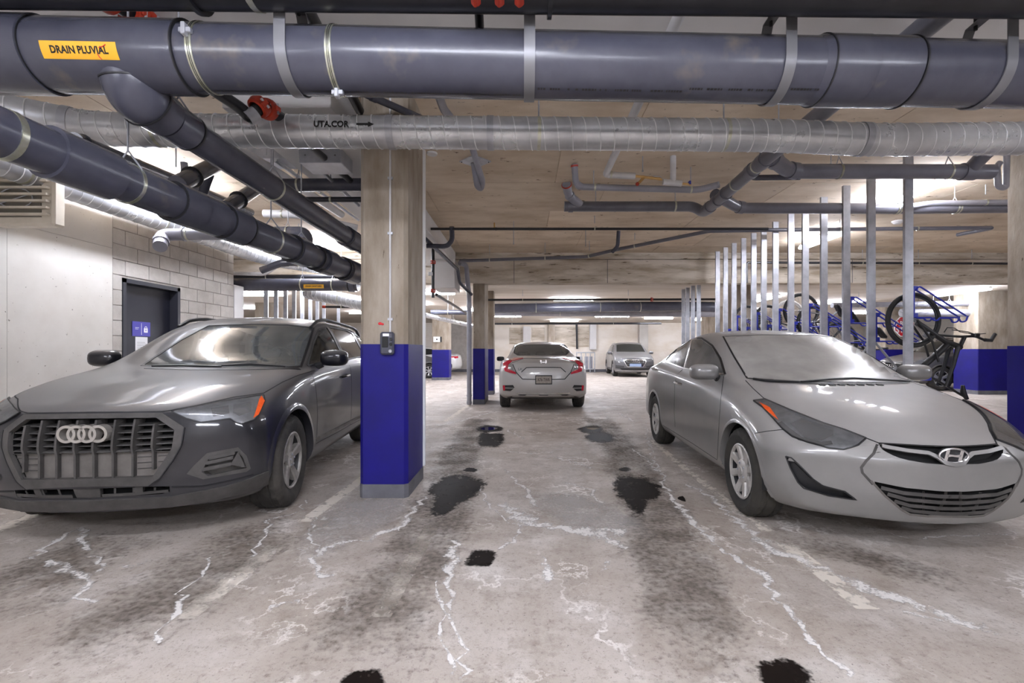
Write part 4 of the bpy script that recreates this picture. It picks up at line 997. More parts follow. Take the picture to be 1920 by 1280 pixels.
    def well(s, y, z, r, x0=.58, x1=.86):
        for sg in (1, -1):
            b = MB(); n = 20; vs = []
            for i in range(n+1):
                a = -.1+(pi+.2)*i/n
                vs += [V((sg*x1, y+r*cos(a), z+r*sin(a))), V((sg*x0, y+r*cos(a), z+r*sin(a)))]
            b.add(vs, [(2*i, 2*i+1, 2*i+3, 2*i+2) for i in range(n)]); b.add(vs[1::2], [tuple(range(n+1))])
            b.build('wheel_well', 'dark_void', s.o)
    def arch_lip(s, y, z, r, m, w_=.05, a0=-.25, a1=pi+.25, th=.01):
        for sg in (1, -1):
            vs = []; n = 28
            for i in range(n+1):
                a = a0+(a1-a0)*i/n
                p = [s.sideray(y+q*cos(a), z+q*sin(a)) for q in (r, r+w_*.5, r+w_)]
                x_ = [max(.5, q[0].x) for q in p]
                vs += [V((sg*(x_[0]-.05), y+r*cos(a), z+r*sin(a))), V((sg*(x_[0]+th), y+r*cos(a), z+r*sin(a))), V((sg*(x_[1]+th), y+(r+w_*.5)*cos(a), z+(r+w_*.5)*sin(a))), V((sg*(x_[2]-.002), y+(r+w_)*cos(a), z+(r+w_)*sin(a)))]
            MB().add(vs, [(4*i+j, 4*i+j+1, 4*i+5+j, 4*i+4+j) for i in range(n) for j in range(3)]).build('arch_trim', m, s.o)
    def wheels(s, ys, R, rim, wd, x_out, style, tyre='tyre', m='alloy', steer=0.):
        proto = make_wheel(R, rim, wd, style, tyre, m); k = 0
        for y in ys:
            for sg in (1, -1):
                w_ = [wrap(n_, me, None) for n_, me in proto]
                root = w_[0]; root.parent = s.o; root.location = (sg*(x_out), y, R); root.rotation_euler = (random.random()*0+.3*k, 0, 0 if sg > 0 else pi)
                if y == ys[0] and steer: root.rotation_euler[2] += steer
                for c in w_[1:]: c.parent = root
                k += 1
    def mirrors(s, c, r, m='plastic_black', m2='glass_dark'):
        for sg in (1, -1):
            b = MB(); b.sphere((sg*c[0], c[1], c[2]), r, 20, 14)
            vs = [V(p) for p in b.v]; b.v = []
            for p in vs:
                q = p-V((sg*c[0], c[1], c[2])); f = lambda a, e: math.copysign(abs(a/e)**.62*e, a)
                if q.y > r[1]*.3: q.y = r[1]*.3
                b.v.append(tuple(V((sg*c[0], c[1], c[2]))+V((f(q.x, r[0]), q.y, f(q.z, r[2])))))
            mo = b.build('side_mirror', m, s.o)
            MB().tube([(sg*(c[0]-r[0]*.8), c[1], c[2]-r[2]*.7), (sg*(c[0]-r[0]-.09), c[1]+.01, c[2]-r[2]-.02)], [.03, .04], 8).build('mirror_arm', 'plastic_black', mo)
            g = MB(); g.box((sg*c[0]-r[0]*.8, c[1]+r[1]*.3, c[2]-r[2]*.75), (sg*c[0]+r[0]*.8, c[1]+r[1]*.3+.003, c[2]+r[2]*.75)); g.build('mirror_glass', m2, mo)
    def cabin(s, y0, zd, yr, light=False, wheel_x=.36):
        """dashboard, seats and steering wheel seen through the glass"""
        b = MB(); b.box((-.68, y0, zd-.16), (.68, y0+.45, zd), .05); b.build('dashboard', 'interior', s.o)
        b = MB(); c = V((wheel_x, y0+.52, zd-.0)); b.tube([c+V((.17*cos(a), .06*sin(a), .17*sin(a))) for a in [2*pi*i/24 for i in range(24)]], .014, 8, closed=True); b.tube([c+V((-.16, 0, 0)), c+V((.16, 0, 0))], .02, 8); b.tube([c, c+V((0, -.1, -.06))], .03, 8); b.build('steering_wheel', 'plastic_black', s.o)
        for y, xs in ((y0+1.05, (-.36, .36)), (yr, (-.42, 0, .42))):
            for x in xs:
                b = MB(); b.box((x-.22, y, .35), (x+.22, y+.12, zd+.02), .05); b.box((x-.22, y-.45, .35), (x+.22, y, .52), .05); so = b.build('seat', 'interior_light' if light else 'interior', s.o)
                b = MB(); b.box((x-.12, y+.04, zd+.07), (x+.12, y+.13, zd+.24), .04); b.tube([(x-.05, y+.08, zd), (x-.05, y+.08, zd+.1)], .008, 6); b.build('headrest', 'interior', so)
def make_wheel(R, rim, wd, style, tyre, m):
    """meshes of one wheel, axle along x, outer face at x=0; first is the tyre"""
    I = Matrix.Identity(4); out = []
    b = MB(); n = 72; prof = [(rim-.005, -.012), (rim+.012, -.002), (rim+.03, .004), ((R+rim)/2, .010), (R-.035, .004), (R-.012, -.012), (R, -.03), (R, -wd*.28), (R-.007, -wd*.3), (R-.007, -wd*.34), (R, -wd*.36), (R, -wd*.64), (R-.007, -wd*.66), (R-.007, -wd*.7), (R, -wd*.72), (R, -wd+.03), (R-.015, -wd+.01), (rim+.02, -wd)]
    vs = []; mm = len(prof)
    for k in range(n):
        c, d = cos(2*pi*k/n), sin(2*pi*k/n)
        for j, (r, a) in enumerate(prof):
            if r > R-.014 and k % 3 == 0 and j in (5, 6, 7, 14, 15): r -= .008
            vs.append(V((a, r*c, r*d)))
    b.add(vs, [(k*mm+i, k*mm+i+1, ((k+1) % n)*mm+i+1, ((k+1) % n)*mm+i) for k in range(n) for i in range(mm-1)])
    me = b.mesh('tyre', angle=25); me.materials.append(MATS[tyre]); out.append(('wheel', me))
    b = MB().lathe([(rim-.004, -.006), (rim-.014, -.002), (rim-.022, -.01), (rim-.024, -.022)], I, 48); me = b.mesh('rim'); me.materials.append(MATS[m]); out.append(('rim_ring', me))
    b = MB().lathe([(rim-.024, -.022), (rim-.03, -.05), (rim-.045, -wd*.8)], I, 48); me = b.mesh('barrel'); me.materials.append(MATS['plastic_black']); out.append(('rim_barrel', me))
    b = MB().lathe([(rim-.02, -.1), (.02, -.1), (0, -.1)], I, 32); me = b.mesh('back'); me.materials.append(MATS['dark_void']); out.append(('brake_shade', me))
    b = MB().lathe([(rim*.66, -.085), (rim*.66, -.075), (rim*.3, -.07), (.02, -.07)], I, 32); me = b.mesh('disc'); me.materials.append(MATS['plastic_trim']); out.append(('brake_disc', me))
    N, w0, w1, split, hub = style; me0 = None
    for k in range(N):
        if me0 is None:
            b = MB(); r0, r1 = hub*.7, rim-.014
            def spoke(a0, a1, ww0, ww1):
                pts = []
                for t in (0, .35, .7, 1.):
                    r = r0+(r1-r0)*t; a = a0+(a1-a0)*t; w_ = ww0+(ww1-ww0)*t**1.5; dp = -.004-.022*(1-abs(2*t-1))*0-.02*(1-t)
                    pts.append((r, a, w_, dp))
                vs = []
                for r, a, w_, dp in pts:
                    cdir = V((0, sin(a), cos(a))); tdir = V((0, cos(a), -sin(a)))
                    for q, e in ((-1, -.012), (-.72, 0), (.72, 0), (1, -.012)): vs.append(cdir*r+tdir*(q*w_/2)+V((dp+e, 0, 0)))
                    for q in (1, -1): vs.append(cdir*r+tdir*(q*w_/2)+V((dp-.045, 0, 0)))
                fs = [(6*i+j, 6*i+(j+1) % 6, 6*i+6+(j+1) % 6, 6*i+6+j) for i in range(len(pts)-1) for j in range(6)]
                b.add(vs, fs)
            if split: spoke(-split*.3, -split, w0, w1); spoke(split*.3, split, w0, w1)
            else: spoke(0, 0, w0, w1)
            me0 = b.mesh('spoke', angle=25); me0.materials.append(MATS[m])
        out.append(('spoke', me0, 2*pi*k/N))
    b = MB().lathe([(hub, -.045), (hub, -.02), (hub*.85, -.012), (hub*.4, -.010), (hub*.36, -.004), (0, -.003)], I, 28); me = b.mesh('hub'); me.materials.append(MATS[m]); out.append(('hub_cap', me))
    b = MB().lathe([(0, .004), (.008, .004), (.009, -.01)], I, 6); me = b.mesh('nut'); me.materials.append(MATS['steel'])
    nuts = [('lug_nut', me, 2*pi*k/5, hub*.68) for k in range(5)]
    res = []
    global wheel_extra
    return [(o[0], o[1]) for o in out[:5]]+[(o[0], rotmesh(o[1], o[2])) for o in out[5:] if len(o) == 3]+[(o[0], o[1]) for o in out[5:] if len(o) == 2]+[(o[0], rotmesh(o[1], o[2], o[3])) for o in nuts]
def rotmesh(me, a, r=0.):
    c = me.copy(); c.transform(Matrix.Rotation(a, 4, 'X') @ Matrix.Translation((-.008 if r else 0, 0, r))); return c
SUV = dict(L=4.485, fsweep=.30, rsweep=.25,
  front=[(.15, .12), (.25, .05), (.42, 0), (.62, .0), (.8, .035), (.95, .09)], rear=[(.2, .1), (.45, 0), (.75, .02), (1., .12)],
  zb=[(0, .2), (.3, .19), (1, .2), (3.5, .21), (4.3, .28), (4.485, .34)], wb=[(0, .74), (.3, .83), (.9, .84), (3.6, .84), (4.2, .78), (4.485, .7)],
  zr=[(0, .36)], wr=[(0, .85), (.15, .89), (.9, .922), (1.6, .9), (2.5, .9), (3.5, .922), (4.2, .9), (4.485, .82)],
  zm=[(0, .62), (1, .68), (4.485, .75)], wm=[(0, .86), (.15, .895), (.9, .92), (1.6, .905), (2.5, .905), (3.5, .92), (4.2, .9), (4.485, .82)],
  zs=[(0, .775), (.5, .885), (1.2, .98), (2.5, 1.03), (3.8, 1.06), (4.485, 1.0)], ws=[(0, .81), (.3, .86), (.9, .885), (1.6, .885), (3.5, .89), (4.2, .86), (4.485, .76)],
  zg=[(0, .815), (.5, .94), (1.2, 1.035), (2.5, 1.08), (3.8, 1.11), (4.485, 1.03)], wg=[(0, .7), (.3, .78), (.9, .82), (1.3, .83), (2.2, .84), (3.6, .83), (4.2, .8), (4.485, .7)],
  zt=[(0, .835), (.5, .965), (1.05, 1.05), (1.25, 1.09), (2.05, 1.46), (2.5, 1.53), (3.5, 1.51), (4.05, 1.43), (4.35, 1.16), (4.485, 1.05)],
  wt=[(0, .5), (.5, .6), (1.05, .72), (1.25, .765), (2.05, .64), (2.5, .615), (3.5, .6), (4.05, .6), (4.35, .68), (4.485, .6)],
  zc=[(0, .85), (.15, .885), (.5, .97), (1.05, 1.065), (1.18, 1.1), (2., 1.5), (2.5, 1.575), (3.5, 1.555), (4.1, 1.48), (4.4, 1.15), (4.485, 1.06)])
SEDAN = dict(L=4.55, fsweep=.42, rsweep=.3, fpow=2.2,
  front=[(.15, .1), (.25, .04), (.4, 0), (.55, .0), (.66, .05), (.8, .12)], rear=[(.2, .12), (.5, 0), (.8, .03), (1.05, .1)],
  zb=[(0, .19), (.3, .175), (1, .17), (3.5, .18), (4.2, .24), (4.55, .3)], wb=[(0, .7), (.3, .78), (.9, .79), (3.6, .8), (4.2, .75), (4.55, .68)],
  zr=[(0, .34)], wr=[(0, .82), (.15, .85), (.87, .882), (1.6, .862), (2.5, .862), (3.5, .882), (4.2, .86), (4.55, .78)],
  zm=[(0, .5), (.9, .6), (2.5, .68), (4.55, .72)], wm=[(0, .82), (.15, .855), (.87, .882), (1.6, .868), (2.5, .868), (3.5, .885), (4.2, .86), (4.55, .78)],
  zs=[(0, .59), (.4, .71), (1.1, .83), (2.5, .92), (3.7, .97), (4.55, .93)], ws=[(0, .76), (.3, .81), (.87, .84), (1.6, .842), (3.5, .85), (4.2, .81), (4.55, .7)],
  zg=[(0, .63), (.4, .765), (1.1, .89), (1.3, .915), (2.5, .97), (3.7, 1.03), (4.55, .98)], wg=[(0, .6), (.4, .69), (1.1, .765), (1.6, .79), (2.5, .79), (3.7, .76), (4.2, .72), (4.55, .62)],
  zt=[(0, .65), (.4, .795), (1.05, .92), (1.25, .955), (2.15, 1.35), (2.6, 1.38), (3.2, 1.33), (3.95, 1.06), (4.55, 1.0)], wt=[(0, .38), (.4, .5), (1.05, .66), (1.25, .72), (2.15, .58), (2.6, .555), (3.2, .53), (3.95, .66), (4.55, .5)],
  zc=[(0, .66), (.3, .79), (.7, .88), (1.1, .945), (1.2, .975), (2.1, 1.39), (2.6, 1.43), (3.2, 1.38), (3.95, 1.09), (4.4, 1.07), (4.55, 1.0)])
def scaled(T, sx, sy, sz):
    R = dict(T); R['L'] = T['L']*sy
    for k in T:
        if k[0] == 'z' and len(k) == 2: R[k] = [(a*sy, b*sz) for a, b in T[k]]
        elif k[0] == 'w' and len(k) == 2: R[k] = [(a*sy, b*sx) for a, b in T[k]]
    return R
mat('reflector', 'a9aaae', .3, .5, col2='86878c', scale=18)
mat('reflector_dark', '4d4e52', .35, .3)
mat('dust_trim', '4b4846', .7, col2='383634', scale=8, bump=.15)
mat('dust_pale', '6b6662', .85, col2='57534f', scale=7, bump=.1)
def px_of(car, p): q = car.M @ V(p); return (CX+F*q.x/q.y, CY-F*(q.z-EYE)/q.y)
# --- black SUV at the left
a = radians(5.5); hub = V((-1.79, 3.46*K)); ax = hub-.9*V((cos(a), sin(a))); nose = ax-.80*V((-sin(a), cos(a)))
Q = Q3 = Car('car', 'dusty black SUV with large grille parked left of the nearest column', (nose.x, nose.y, 0), a, SUV, 'paint_black')
Q.arch(.80, .352, .395); Q.arch(3.5, .352, .395)
for y in (.80, 3.5): Q.well(y, .352, .40); Q.arch_lip(y, .352, .393, 'paint_black', .055, th=.008)
Q.wheels((.80, 3.5), .352, .222, .225, .9, (5, .05, .09, 0, .062), 'tyre', 'alloy_dirty', steer=.05)
OUT = [(305, 774), (346, 801), (341, 834), (325, 862), (301, 895), (280, 909)]; INN = [(294, 783), (328, 806), (323, 840), (288, 892)]
c0 = 140
Q.cut([(c0, 785)]+INN+[(c0, 897)])
Q.patch('grille_back', [(c0, 785)]+INN+[(c0, 897)], 'dark_void', mode='px', deep=(0, .09, 0), half=1)
Q.patch('grille_frame', [(c0, 776)]+OUT+[(c0, 911), (c0, 897)]+INN[::-1]+[(c0, 785)], 'dust_trim', off=.014, rim=.012, half=1)
Q.patch('grille_panel', [(c0, 850), (320, 846), (288, 892), (c0, 896)], 'dust_pale', deep=(0, .022, 0), half=1)
ft = lambda x, z: Q.frontray(x, z)[0]
zt_, zm_, zb_ = Q.ray(230, 786)[0].z, Q.ray(230, 848)[0].z, Q.ray(230, 894)[0].z
for x in (.0515, .155, .258, .36):
    for sg in (1, -1):
        b = MB(); e = .03 if x > .3 else 0; zz = [zt_-e+(zb_+e*1.2-zt_+e)*i/10 for i in range(11)]; vs = []
        for z in zz:
            p = ft(x, z); k = .016 if z > zm_ else .006
            vs += [V((sg*(x-.006), p.y+.07, z)), V((sg*(x-.006), p.y-k, z)), V((sg*(x+.006), p.y-k, z)), V((sg*(x+.006), p.y+.07, z))]
        b.add(vs, [(4*i+j, 4*i+(j+1) % 4, 4*i+4+(j+1) % 4, 4*i+4+j) for i in range(10) for j in range(4)]+[(0, 1, 2, 3), (40, 41, 42, 43)]); b.build('grille_bar', 'dust_trim', Q.o)
for ex, ey in ((318, 794), (324, 806.5), (325.5, 818), (325, 829.5), (322, 840)):
    h = Q.ray(ex, ey)[0]; b = MB(); n = 14; vs = []
    for i in range(n+1):
        x = -h.x+2*h.x*i/n; p = ft(x, h.z); vs += [V((x, p.y+.075, h.z+.006)), V((x, p.y+.012, h.z-.002)), V((x, p.y+.01, h.z-.007)), V((x, p.y+.075, h.z-.001))]
    b.add(vs, [(4*i+j, 4*i+(j+1) % 4, 4*i+4+(j+1) % 4, 4*i+4+j) for i in range(n) for j in range(4)]); b.build('grille_slat', 'dust_trim', Q.o)
for k in range(3):                                    # ribs of the closed outer fields
    z = zm_-.035-.035*k
    for x0, x1 in ((.27, .35), (.375, .43)):
        for sg in (1, -1):
            p = ft(x0, z); q = ft(x1, z); b = MB(); b.tube([V((sg*x0, p.y+.02, z)), V((sg*x1, q.y+.02, z))], .003, 5); b.build('grille_rib', 'dust_trim', Q.o)
zr = Q.ray(163, 812)[0].z
em = None
for k in range(4):
    x = (k-1.5)*.058; b = MB(); y = ft(0, zr).y; c = V((x, y-.038+abs(x)*.05, zr)); R_ = .0445
    prof = [(R_-.008, .0), (R_+.008, .0), (R_+.008, .05), (R_-.008, .05)]
    b.lathe(prof, Matrix.Translation(c) @ Matrix.Rotation(pi/2, 4, 'Z'), 32, True); o_ = b.build('emblem_ring', 'emblem', Q.o)
# hood gaps
Q.line('hood_gap', [(c0+20, 773.5), (303, 771.5), (336, 767), (380, 757), (440, 744), (494, 737)], w_=.007)
Q.line('hood_gap', [(494, 737), (530, 716), (560, 703), (590, 694)], w_=.006)
# headlights
HL = [(322, 771), (400, 756), (494, 741.5), (495.5, 753), (482.5, 779), (475, 787), (452, 794.5), (442, 791.5), (431, 784), (411, 787), (377, 791.5), (350, 784)]
hs = Q.patch('headlight', HL, 'reflector', off=.003)
for k, o_ in enumerate(hs): o_['label'] = 'grey headlight with orange corner'
Q.patch('headlight_lens', HL, 'lens_dusty', off=.011, rim=.012)
for sgo, q in zip(hs, Q.patch('turn_reflector', [(489, 743.5), (495, 753), (482.5, 778), (473, 784.5), (480, 765), (485, 750)], 'orange_lens', off=.013)): q.parent = sgo
for sgo, q in zip(hs, Q.patch('lamp_module', [(395, 766), (428, 761), (430, 775), (400, 781)], 'reflector_dark', off=.005)): q.parent = sgo
for sgo, q in zip(hs, Q.patch('lamp_module', [(437, 760), (472, 753), (470, 772), (448, 780), (437, 774)], 'chrome', off=.005)): q.parent = sgo
Q.line('lamp_rim', HL+[HL[0]], 'plastic_black', .006, .012)
# corner vents
FV = [(350, 888), (363, 873), (388, 849), (446, 838), (462, 854), (470, 878), (462, 884), (381, 898)]
FI = [(378, 884), (392, 858), (444, 845), (456, 858), (462, 877), (440, 881), (390, 892)]
Q.cut(FI)
Q.patch('corner_vent', FI, 'plastic_trim', deep=(0, .045, 0))
Q.patch('vent_frame', FV+[FV[0], FI[0]]+FI[:0:-1]+[FI[0]] if False else [(350, 888), (363, 873), (388, 849), (446, 838), (462, 854), (470, 878), (462, 877), (456, 858), (444, 845), (392, 858), (378, 884)], 'dust_trim', off=.004)
Q.patch('vent_frame', [(350, 888), (378, 884), (390, 892), (440, 881), (462, 877), (470, 878), (462, 884), (381, 898)], 'dust_trim', off=.004)
for p0, p1 in (((391, 859), (440, 848)), ((386, 868), (437, 857)), ((380, 880), (434, 869))): Q.line('vent_blade', [p0, p1], 'dust_trim', .022, .002, th=.004)
Q.patch('vent_wedge', [(446, 846), (460, 876), (432, 870)], 'dust_trim', off=.012, rim=.03)
# lower intake and lip
LI = [(c0, 917), (318, 911), (318, 925), (c0, 935)]
Q.cut(LI); Q.patch('lower_intake', LI, 'dark_void', deep=(0, .07, 0), half=1)
Q.line('intake_slat', [(192, 929), (250, 926), (316, 920)], 'dust_trim', .018, .002)
for x in (215, 290, 250): Q.line('intake_post', [(x, 914), (x, 933 - (x-163)*.06)], 'dust_trim', .012, -.004)
Q.patch('intake_block', [(c0, 916), (186, 916), (188, 937), (c0, 938)], 'dust_trim', off=-.005, half=1, rim=.03)
Q.patch('sensor', [(253, 912), (268, 912), (268, 923), (253, 923)], 'dust_trim', off=.002, rim=.03)
LIP = [(c0, 938), (320, 930), (421, 911), (470, 895), (502, 882), (501, 906), (462, 921), (400, 936), (320, 948), (c0, 956)]
Q.patch('lower_lip', LIP, 'dust_trim', off=.014, rim=.02, half=1)
Q.line('bumper_gap', [(322, 913), (380, 911), (440, 899), (475, 889)], w_=.012)
Q.line('bumper_crease', [(346, 801), (341, 834), (325, 862), (301, 895), (281, 909)], w_=.006, off=.016)
# windows (side view, own metres)
WS = [(266, 685), (330, 687), (450, 688), (564, 687), (577, 650), (588, 614), (540, 608.5), (470, 607), (390, 609.5), (340, 636)]
Q.cut(WS, mirror=False); Q.patch('windshield', WS, 'glass_hazy', off=-.002, mirror=False, step=11)
SW = [[(1.36, 1.07), (1.75, 1.28), (2.08, 1.425), (2.38, 1.47), (2.47, 1.10)], [(2.56, 1.105), (2.46, 1.47), (3.2, 1.465), (3.42, 1.44), (3.5, 1.13)], [(3.58, 1.135), (3.52, 1.43), (3.85, 1.39), (4.0, 1.17)]]
for p in SW: Q.cut(p, 'side'); Q.patch('side_window', p, 'glass_dark', off=-.002, mode='side', step=.08); Q.line('window_trim', p+[p[0]], 'plastic_black', .02, .003, mode='side')
Q.line('windshield_seal', WS+[WS[0]], 'plastic_black', .022, .002, mirror=False)
Q.line('cowl', [(275, 689.5), (360, 692), (470, 692), (560, 690)], 'plastic_black', .05, .003, mirror=False)
Q.cabin(1.35, 1.07, 3.25)
for pts in ([(285, 687), (340, 686), (415, 688)], [(395, 687), (470, 683), (535, 688)]): Q.line('wiper', pts, 'plastic_black', .014, .012, mirror=False)
# side details
Q.line('door_gap', [(1.28, 1.0), (1.31, .85), (1.33, .6), (1.30, .40)], mode='side'); Q.line('door_gap', [(2.50, 1.09), (2.52, .9), (2.5, .6), (2.48, .36)], mode='side'); Q.line('door_gap', [(3.5, 1.1), (3.42, .85), (3.2, .62), (3.1, .4)], mode='side')
Q.line('sill_gap', [(1.3, .38), (2., .365), (3.1, .36)], mode='side')
Q.line('sill_trim', [(1.3, .42), (2.0, .405), (3.1, .40)], 'dust_pale', .03, .006, mode='side')
for y in (2.25, 3.2):
    for sg in (1, -1):
        h = Q.sideray(y, .93)[0]; b = MB(); b.tube(bend([(sg*(h.x-.01), y-.1, .925), (sg*(h.x+.035), y-.08, .93), (sg*(h.x+.035), y+.08, .935), (sg*(h.x-.01), y+.1, .94)], .03), .013, 8); b.build('door_handle', 'paint_black', Q.o)
for sg in (1, -1):
    pp = []
    for i in range(13):
        y = 1.98+i*.165; h = Q.topray(.62, y)[0]; pp.append(V((sg*.635, y, h.z+(.035 if 0 < i < 12 else 0))))
    MB().tube(pp, .018, 8).build('roof_rail', 'plastic_black', Q.o)
mc = Q.Mi @ P(627, 671, 4.15); Q.mirrors((abs(mc.x), mc.y, mc.z), (.125, .09, .075), 'paint_black')
# rear of the car
for sg in (1,): Q.patch('tail_light', [(.55, .9), (.84, .88), (.84, 1.02), (.55, 1.0)], 'red_lens', off=.006, mode='rear')
Q.finish()
# --- dusty grey sedan at the right
a = radians(-2.8); hub = V((1.6, 3.27*K)); ax = hub+.865*V((cos(a), sin(a))); nose = ax-.80*V((-sin(a), cos(a)))
E = EL = Car('car', 'dust-covered grey sedan parked at the right', (nose.x, nose.y, 0), a, SEDAN, 'paint_dusty')
E.arch(.80, .316, .355); E.arch(3.5, .316, .355)
for y in (.80, 3.5): E.well(y, .316, .36); E.arch_lip(y, .316, .353, 'paint_dusty', .035, th=.006)
E.wheels((.80, 3.5), .316, .205, .205, .865, (8, .048, .06, 0, .085), 'tyre_dark', 'hubcap')
HL = [(1413, 752), (1434, 749), (1482, 770), (1543, 794), (1584, 807), (1623.5, 822.5), (1610, 834.5), (1582, 842.5), (1553, 839.5), (1513, 829), (1486, 819), (1468, 805), (1450, 785), (1430, 764)]
hs = E.patch('headlight', HL, 'reflector', off=.003)
for o_ in hs: o_['label'] = 'swept-back headlight with orange corner'
E.patch('headlight_lens', HL, 'lens_dusty', off=.012, rim=.012)
for sgo, q in zip(hs, E.patch('turn_reflector', [(1424, 756), (1444, 766), (1461, 790), (1450, 782), (1434, 768)], 'orange_lens', off=.013)): q.parent = sgo
for sgo, q in zip(hs, E.patch('lamp_bowl', [(1482, 795), (1503, 785), (1563, 805), (1562, 817), (1540, 827), (1509, 821)], 'chrome', off=.006)): q.parent = sgo
for sgo, q in zip(hs, E.line('lamp_shade', [(1462, 792), (1478, 806), (1500, 822), (1540, 832), (1560, 830)], 'plastic_black', .03, .005, mirror=True)): q.parent = sgo
E.line('lamp_rim', HL+[HL[0]], 'plastic_black', .006, .012)
c0 = 1815
UG = [(c0, 838), (1790, 838), (1731, 836), (1647, 831), (1652, 841), (1668, 851), (1694, 861), (1735, 868), (1770, 871), (c0, 871)]
E.cut(UG); E.patch('upper_grille', UG, 'dark_void', deep=(0, .05, 0), half=-1)
E.line('grille_wing', [(1653, 836.5), (1700, 845), (1740, 849.5), (1757, 857), (1772, 868), (1790, 871)], 'paint_dusty', .022, .004, th=.006)
E.line('hood_gap', [(1434, 748), (1482, 768), (1543, 792), (1584, 805.5), (1624, 821), (1647, 830), (1731, 835), (1790, 837)], w_=.008)
E.line('hood_gap', [(1434, 748), (1412, 728), (1398, 713)], w_=.006)
ec = E.ray(1786, 853)[0]; zc_ = ec.z; yf = E.frontray(0, zc_)[0].y-.02
b = MB(); rx, rz_ = .078, .039
b.tube([V((rx*cos(2*pi*i/36), yf+.004, zc_+rz_*sin(2*pi*i/36))) for i in range(36)], .0065, 8, closed=True); eo = b.build('emblem_oval', 'chrome', E.o)
b = MB(); b.prism([(rx*cos(2*pi*i/30), rz_*sin(2*pi*i/30)) for i in range(30)], .012, .03, lambda u, v_, w_: V((u, yf+w_, zc_+v_))); b.build('emblem_back', 'plastic_black', E.o)
b = MB()
for x0, x1 in ((-.047, -.030), (.030, .047)): b.prism([(x0-.009, -.031), (x0+.010, -.031), (x1+.009, .031), (x1-.010, .031)], .0, .014, lambda u, v_, w_: V((u, yf+w_, zc_+v_)))
b.prism([(-.036, -.008), (-.012, -.004), (.034, -.010), (.040, .008), (.012, .004), (-.034, .009)], .0, .014, lambda u, v_, w_: V((u, yf+w_, zc_+v_)))
b.build('emblem_letter', 'chrome', E.o)
LG = [(c0, 921), (1768, 921), (1694, 914), (1633, 901), (1660, 930), (1690, 955), (1706, 964), (1740, 967), (c0, 967)]
E.cut(LG); E.patch('lower_grille', LG, 'dark_void', deep=(0, .06, 0), half=-1)
for pts in ([(1652, 914), (1694, 924), (1768, 931), (c0, 931)], [(1664, 926), (1700, 936), (1768, 942.5), (c0, 942.5)], [(1677, 939), (1705, 947.5), (1768, 953.5), (c0, 953.5)], [(1690, 951), (1712, 958), (1768, 963), (c0, 963)]): E.line('grille_slat', pts, 'dust_trim', .02, -.002, th=.004)
E.line('grille_edge', [(1633, 901), (1660, 930), (1690, 955), (1706, 964), (1740, 967.5), (c0, 968)], 'dust_pale', .012, .003)
for x in (1733, 1803): E.line('grille_post', [(x, 922), (x, 964)], 'plastic_trim', .008, -.012)
E.line('bumper_crease', [(1645, 833), (1638, 850), (1624, 864), (1615, 876), (1617, 886), (1637, 908)], 'dust_trim', .014, .002)
FV = [(1473, 855), (1484, 858), (1497, 870), (1525, 898), (1543, 910.5), (1584, 921), (1606, 937), (1553, 929), (1507, 915), (1496, 904), (1482, 878)]
E.cut(FV); E.patch('corner_vent', FV, 'plastic_black', deep=(0, .05, 0)); E.line('vent_edge', FV+[FV[0]], 'plastic_black', .008, .002)
E.line('fender_gap', [(1416, 812), (1440, 808), (1468, 805)], w_=.005)
WS = [(1401, 709), (1376, 668), (1356, 631), (1430, 628), (1527, 628.5), (1566, 634), (1640, 668), (1720, 713), (1681, 717), (1508, 715.5)]
E.patch('windshield', WS, 'glass_dusty', off=.003, mirror=False, step=11); E.line('windshield_seal', WS+[WS[0]], 'plastic_black', .014, .004, mirror=False)
E.patch('cowl', [(1404, 712), (1508, 717), (1681, 718.5), (1716, 715), (1700, 719.5), (1560, 721), (1440, 717)], 'plastic_black', off=.006, mirror=False)
for pts in ([(1412, 711), (1440, 715), (1497, 717)], [(1502, 717), (1560, 712), (1600, 710), (1705, 716)]): E.line('wiper', pts, 'plastic_black', .016, .014, mirror=False)
for k in range(7): E.line('cowl_vent', [(1536+k*18, 721.5), (1547+k*18, 721.8)], 'ink', .03, .006, mirror=False)
SW = [[(1286, 691), (1299, 637), (1314, 636), (1334, 650), (1349, 673), (1356, 699)], [(1243, 667), (1268, 641), (1293, 636), (1281, 688), (1249, 676)]]
for p in SW: E.patch('side_window', p, 'glass_side', off=.003, step=6)
FR = [(1241, 668), (1267, 639), (1300, 634), (1316, 634), (1336, 648), (1351, 672), (1360, 702)]
E.line('window_trim', FR, 'plastic_black', .018, .006); E.line('belt_trim', [(1241, 668), (1249, 678), (1281, 690), (1320, 697), (1360, 703)], 'chrome', .012, .006)
E.line('pillar_trim', [(1298, 636), (1283, 690)], 'chrome', .03, .005)
E.line('door_gap', [(1357, 705), (1352, 744), (1349, 780), (1345, 860)], w_=.006); E.line('door_gap', [(1280, 692), (1269, 703), (1265, 720), (1264, 771), (1266, 800)], w_=.006)
E.line('sill_gap', [(1345, 862), (1300, 832), (1240, 795)], w_=.006)
for (x, y) in ((1273, 719), (1228, 692)):
    h, n = E.ray(x, y)
    for sg in (1, -1):
        b = MB(); q = V((-abs(h.x), h.y, h.z)); b.tube(bend([V((sg*(abs(h.x)-.01), h.y-.1, h.z)), V((sg*(abs(h.x)+.03), h.y-.07, h.z)), V((sg*(abs(h.x)+.03), h.y+.07, h.z+.01)), V((sg*(abs(h.x)-.01), h.y+.1, h.z+.01))], .03), .013, 8); b.build('door_handle', 'chrome', E.o)
mc = E.Mi @ P(1320, 697, 3.92);  E.mirrors((abs(mc.x), mc.y, mc.z), (.125, .1, .07), 'paint_dusty')
E.patch('tail_light', [(1203, 683), (1208, 678), (1217, 684), (1211, 693), (1204, 694)], 'red_lens', off=.006, step=3)
E.finish()
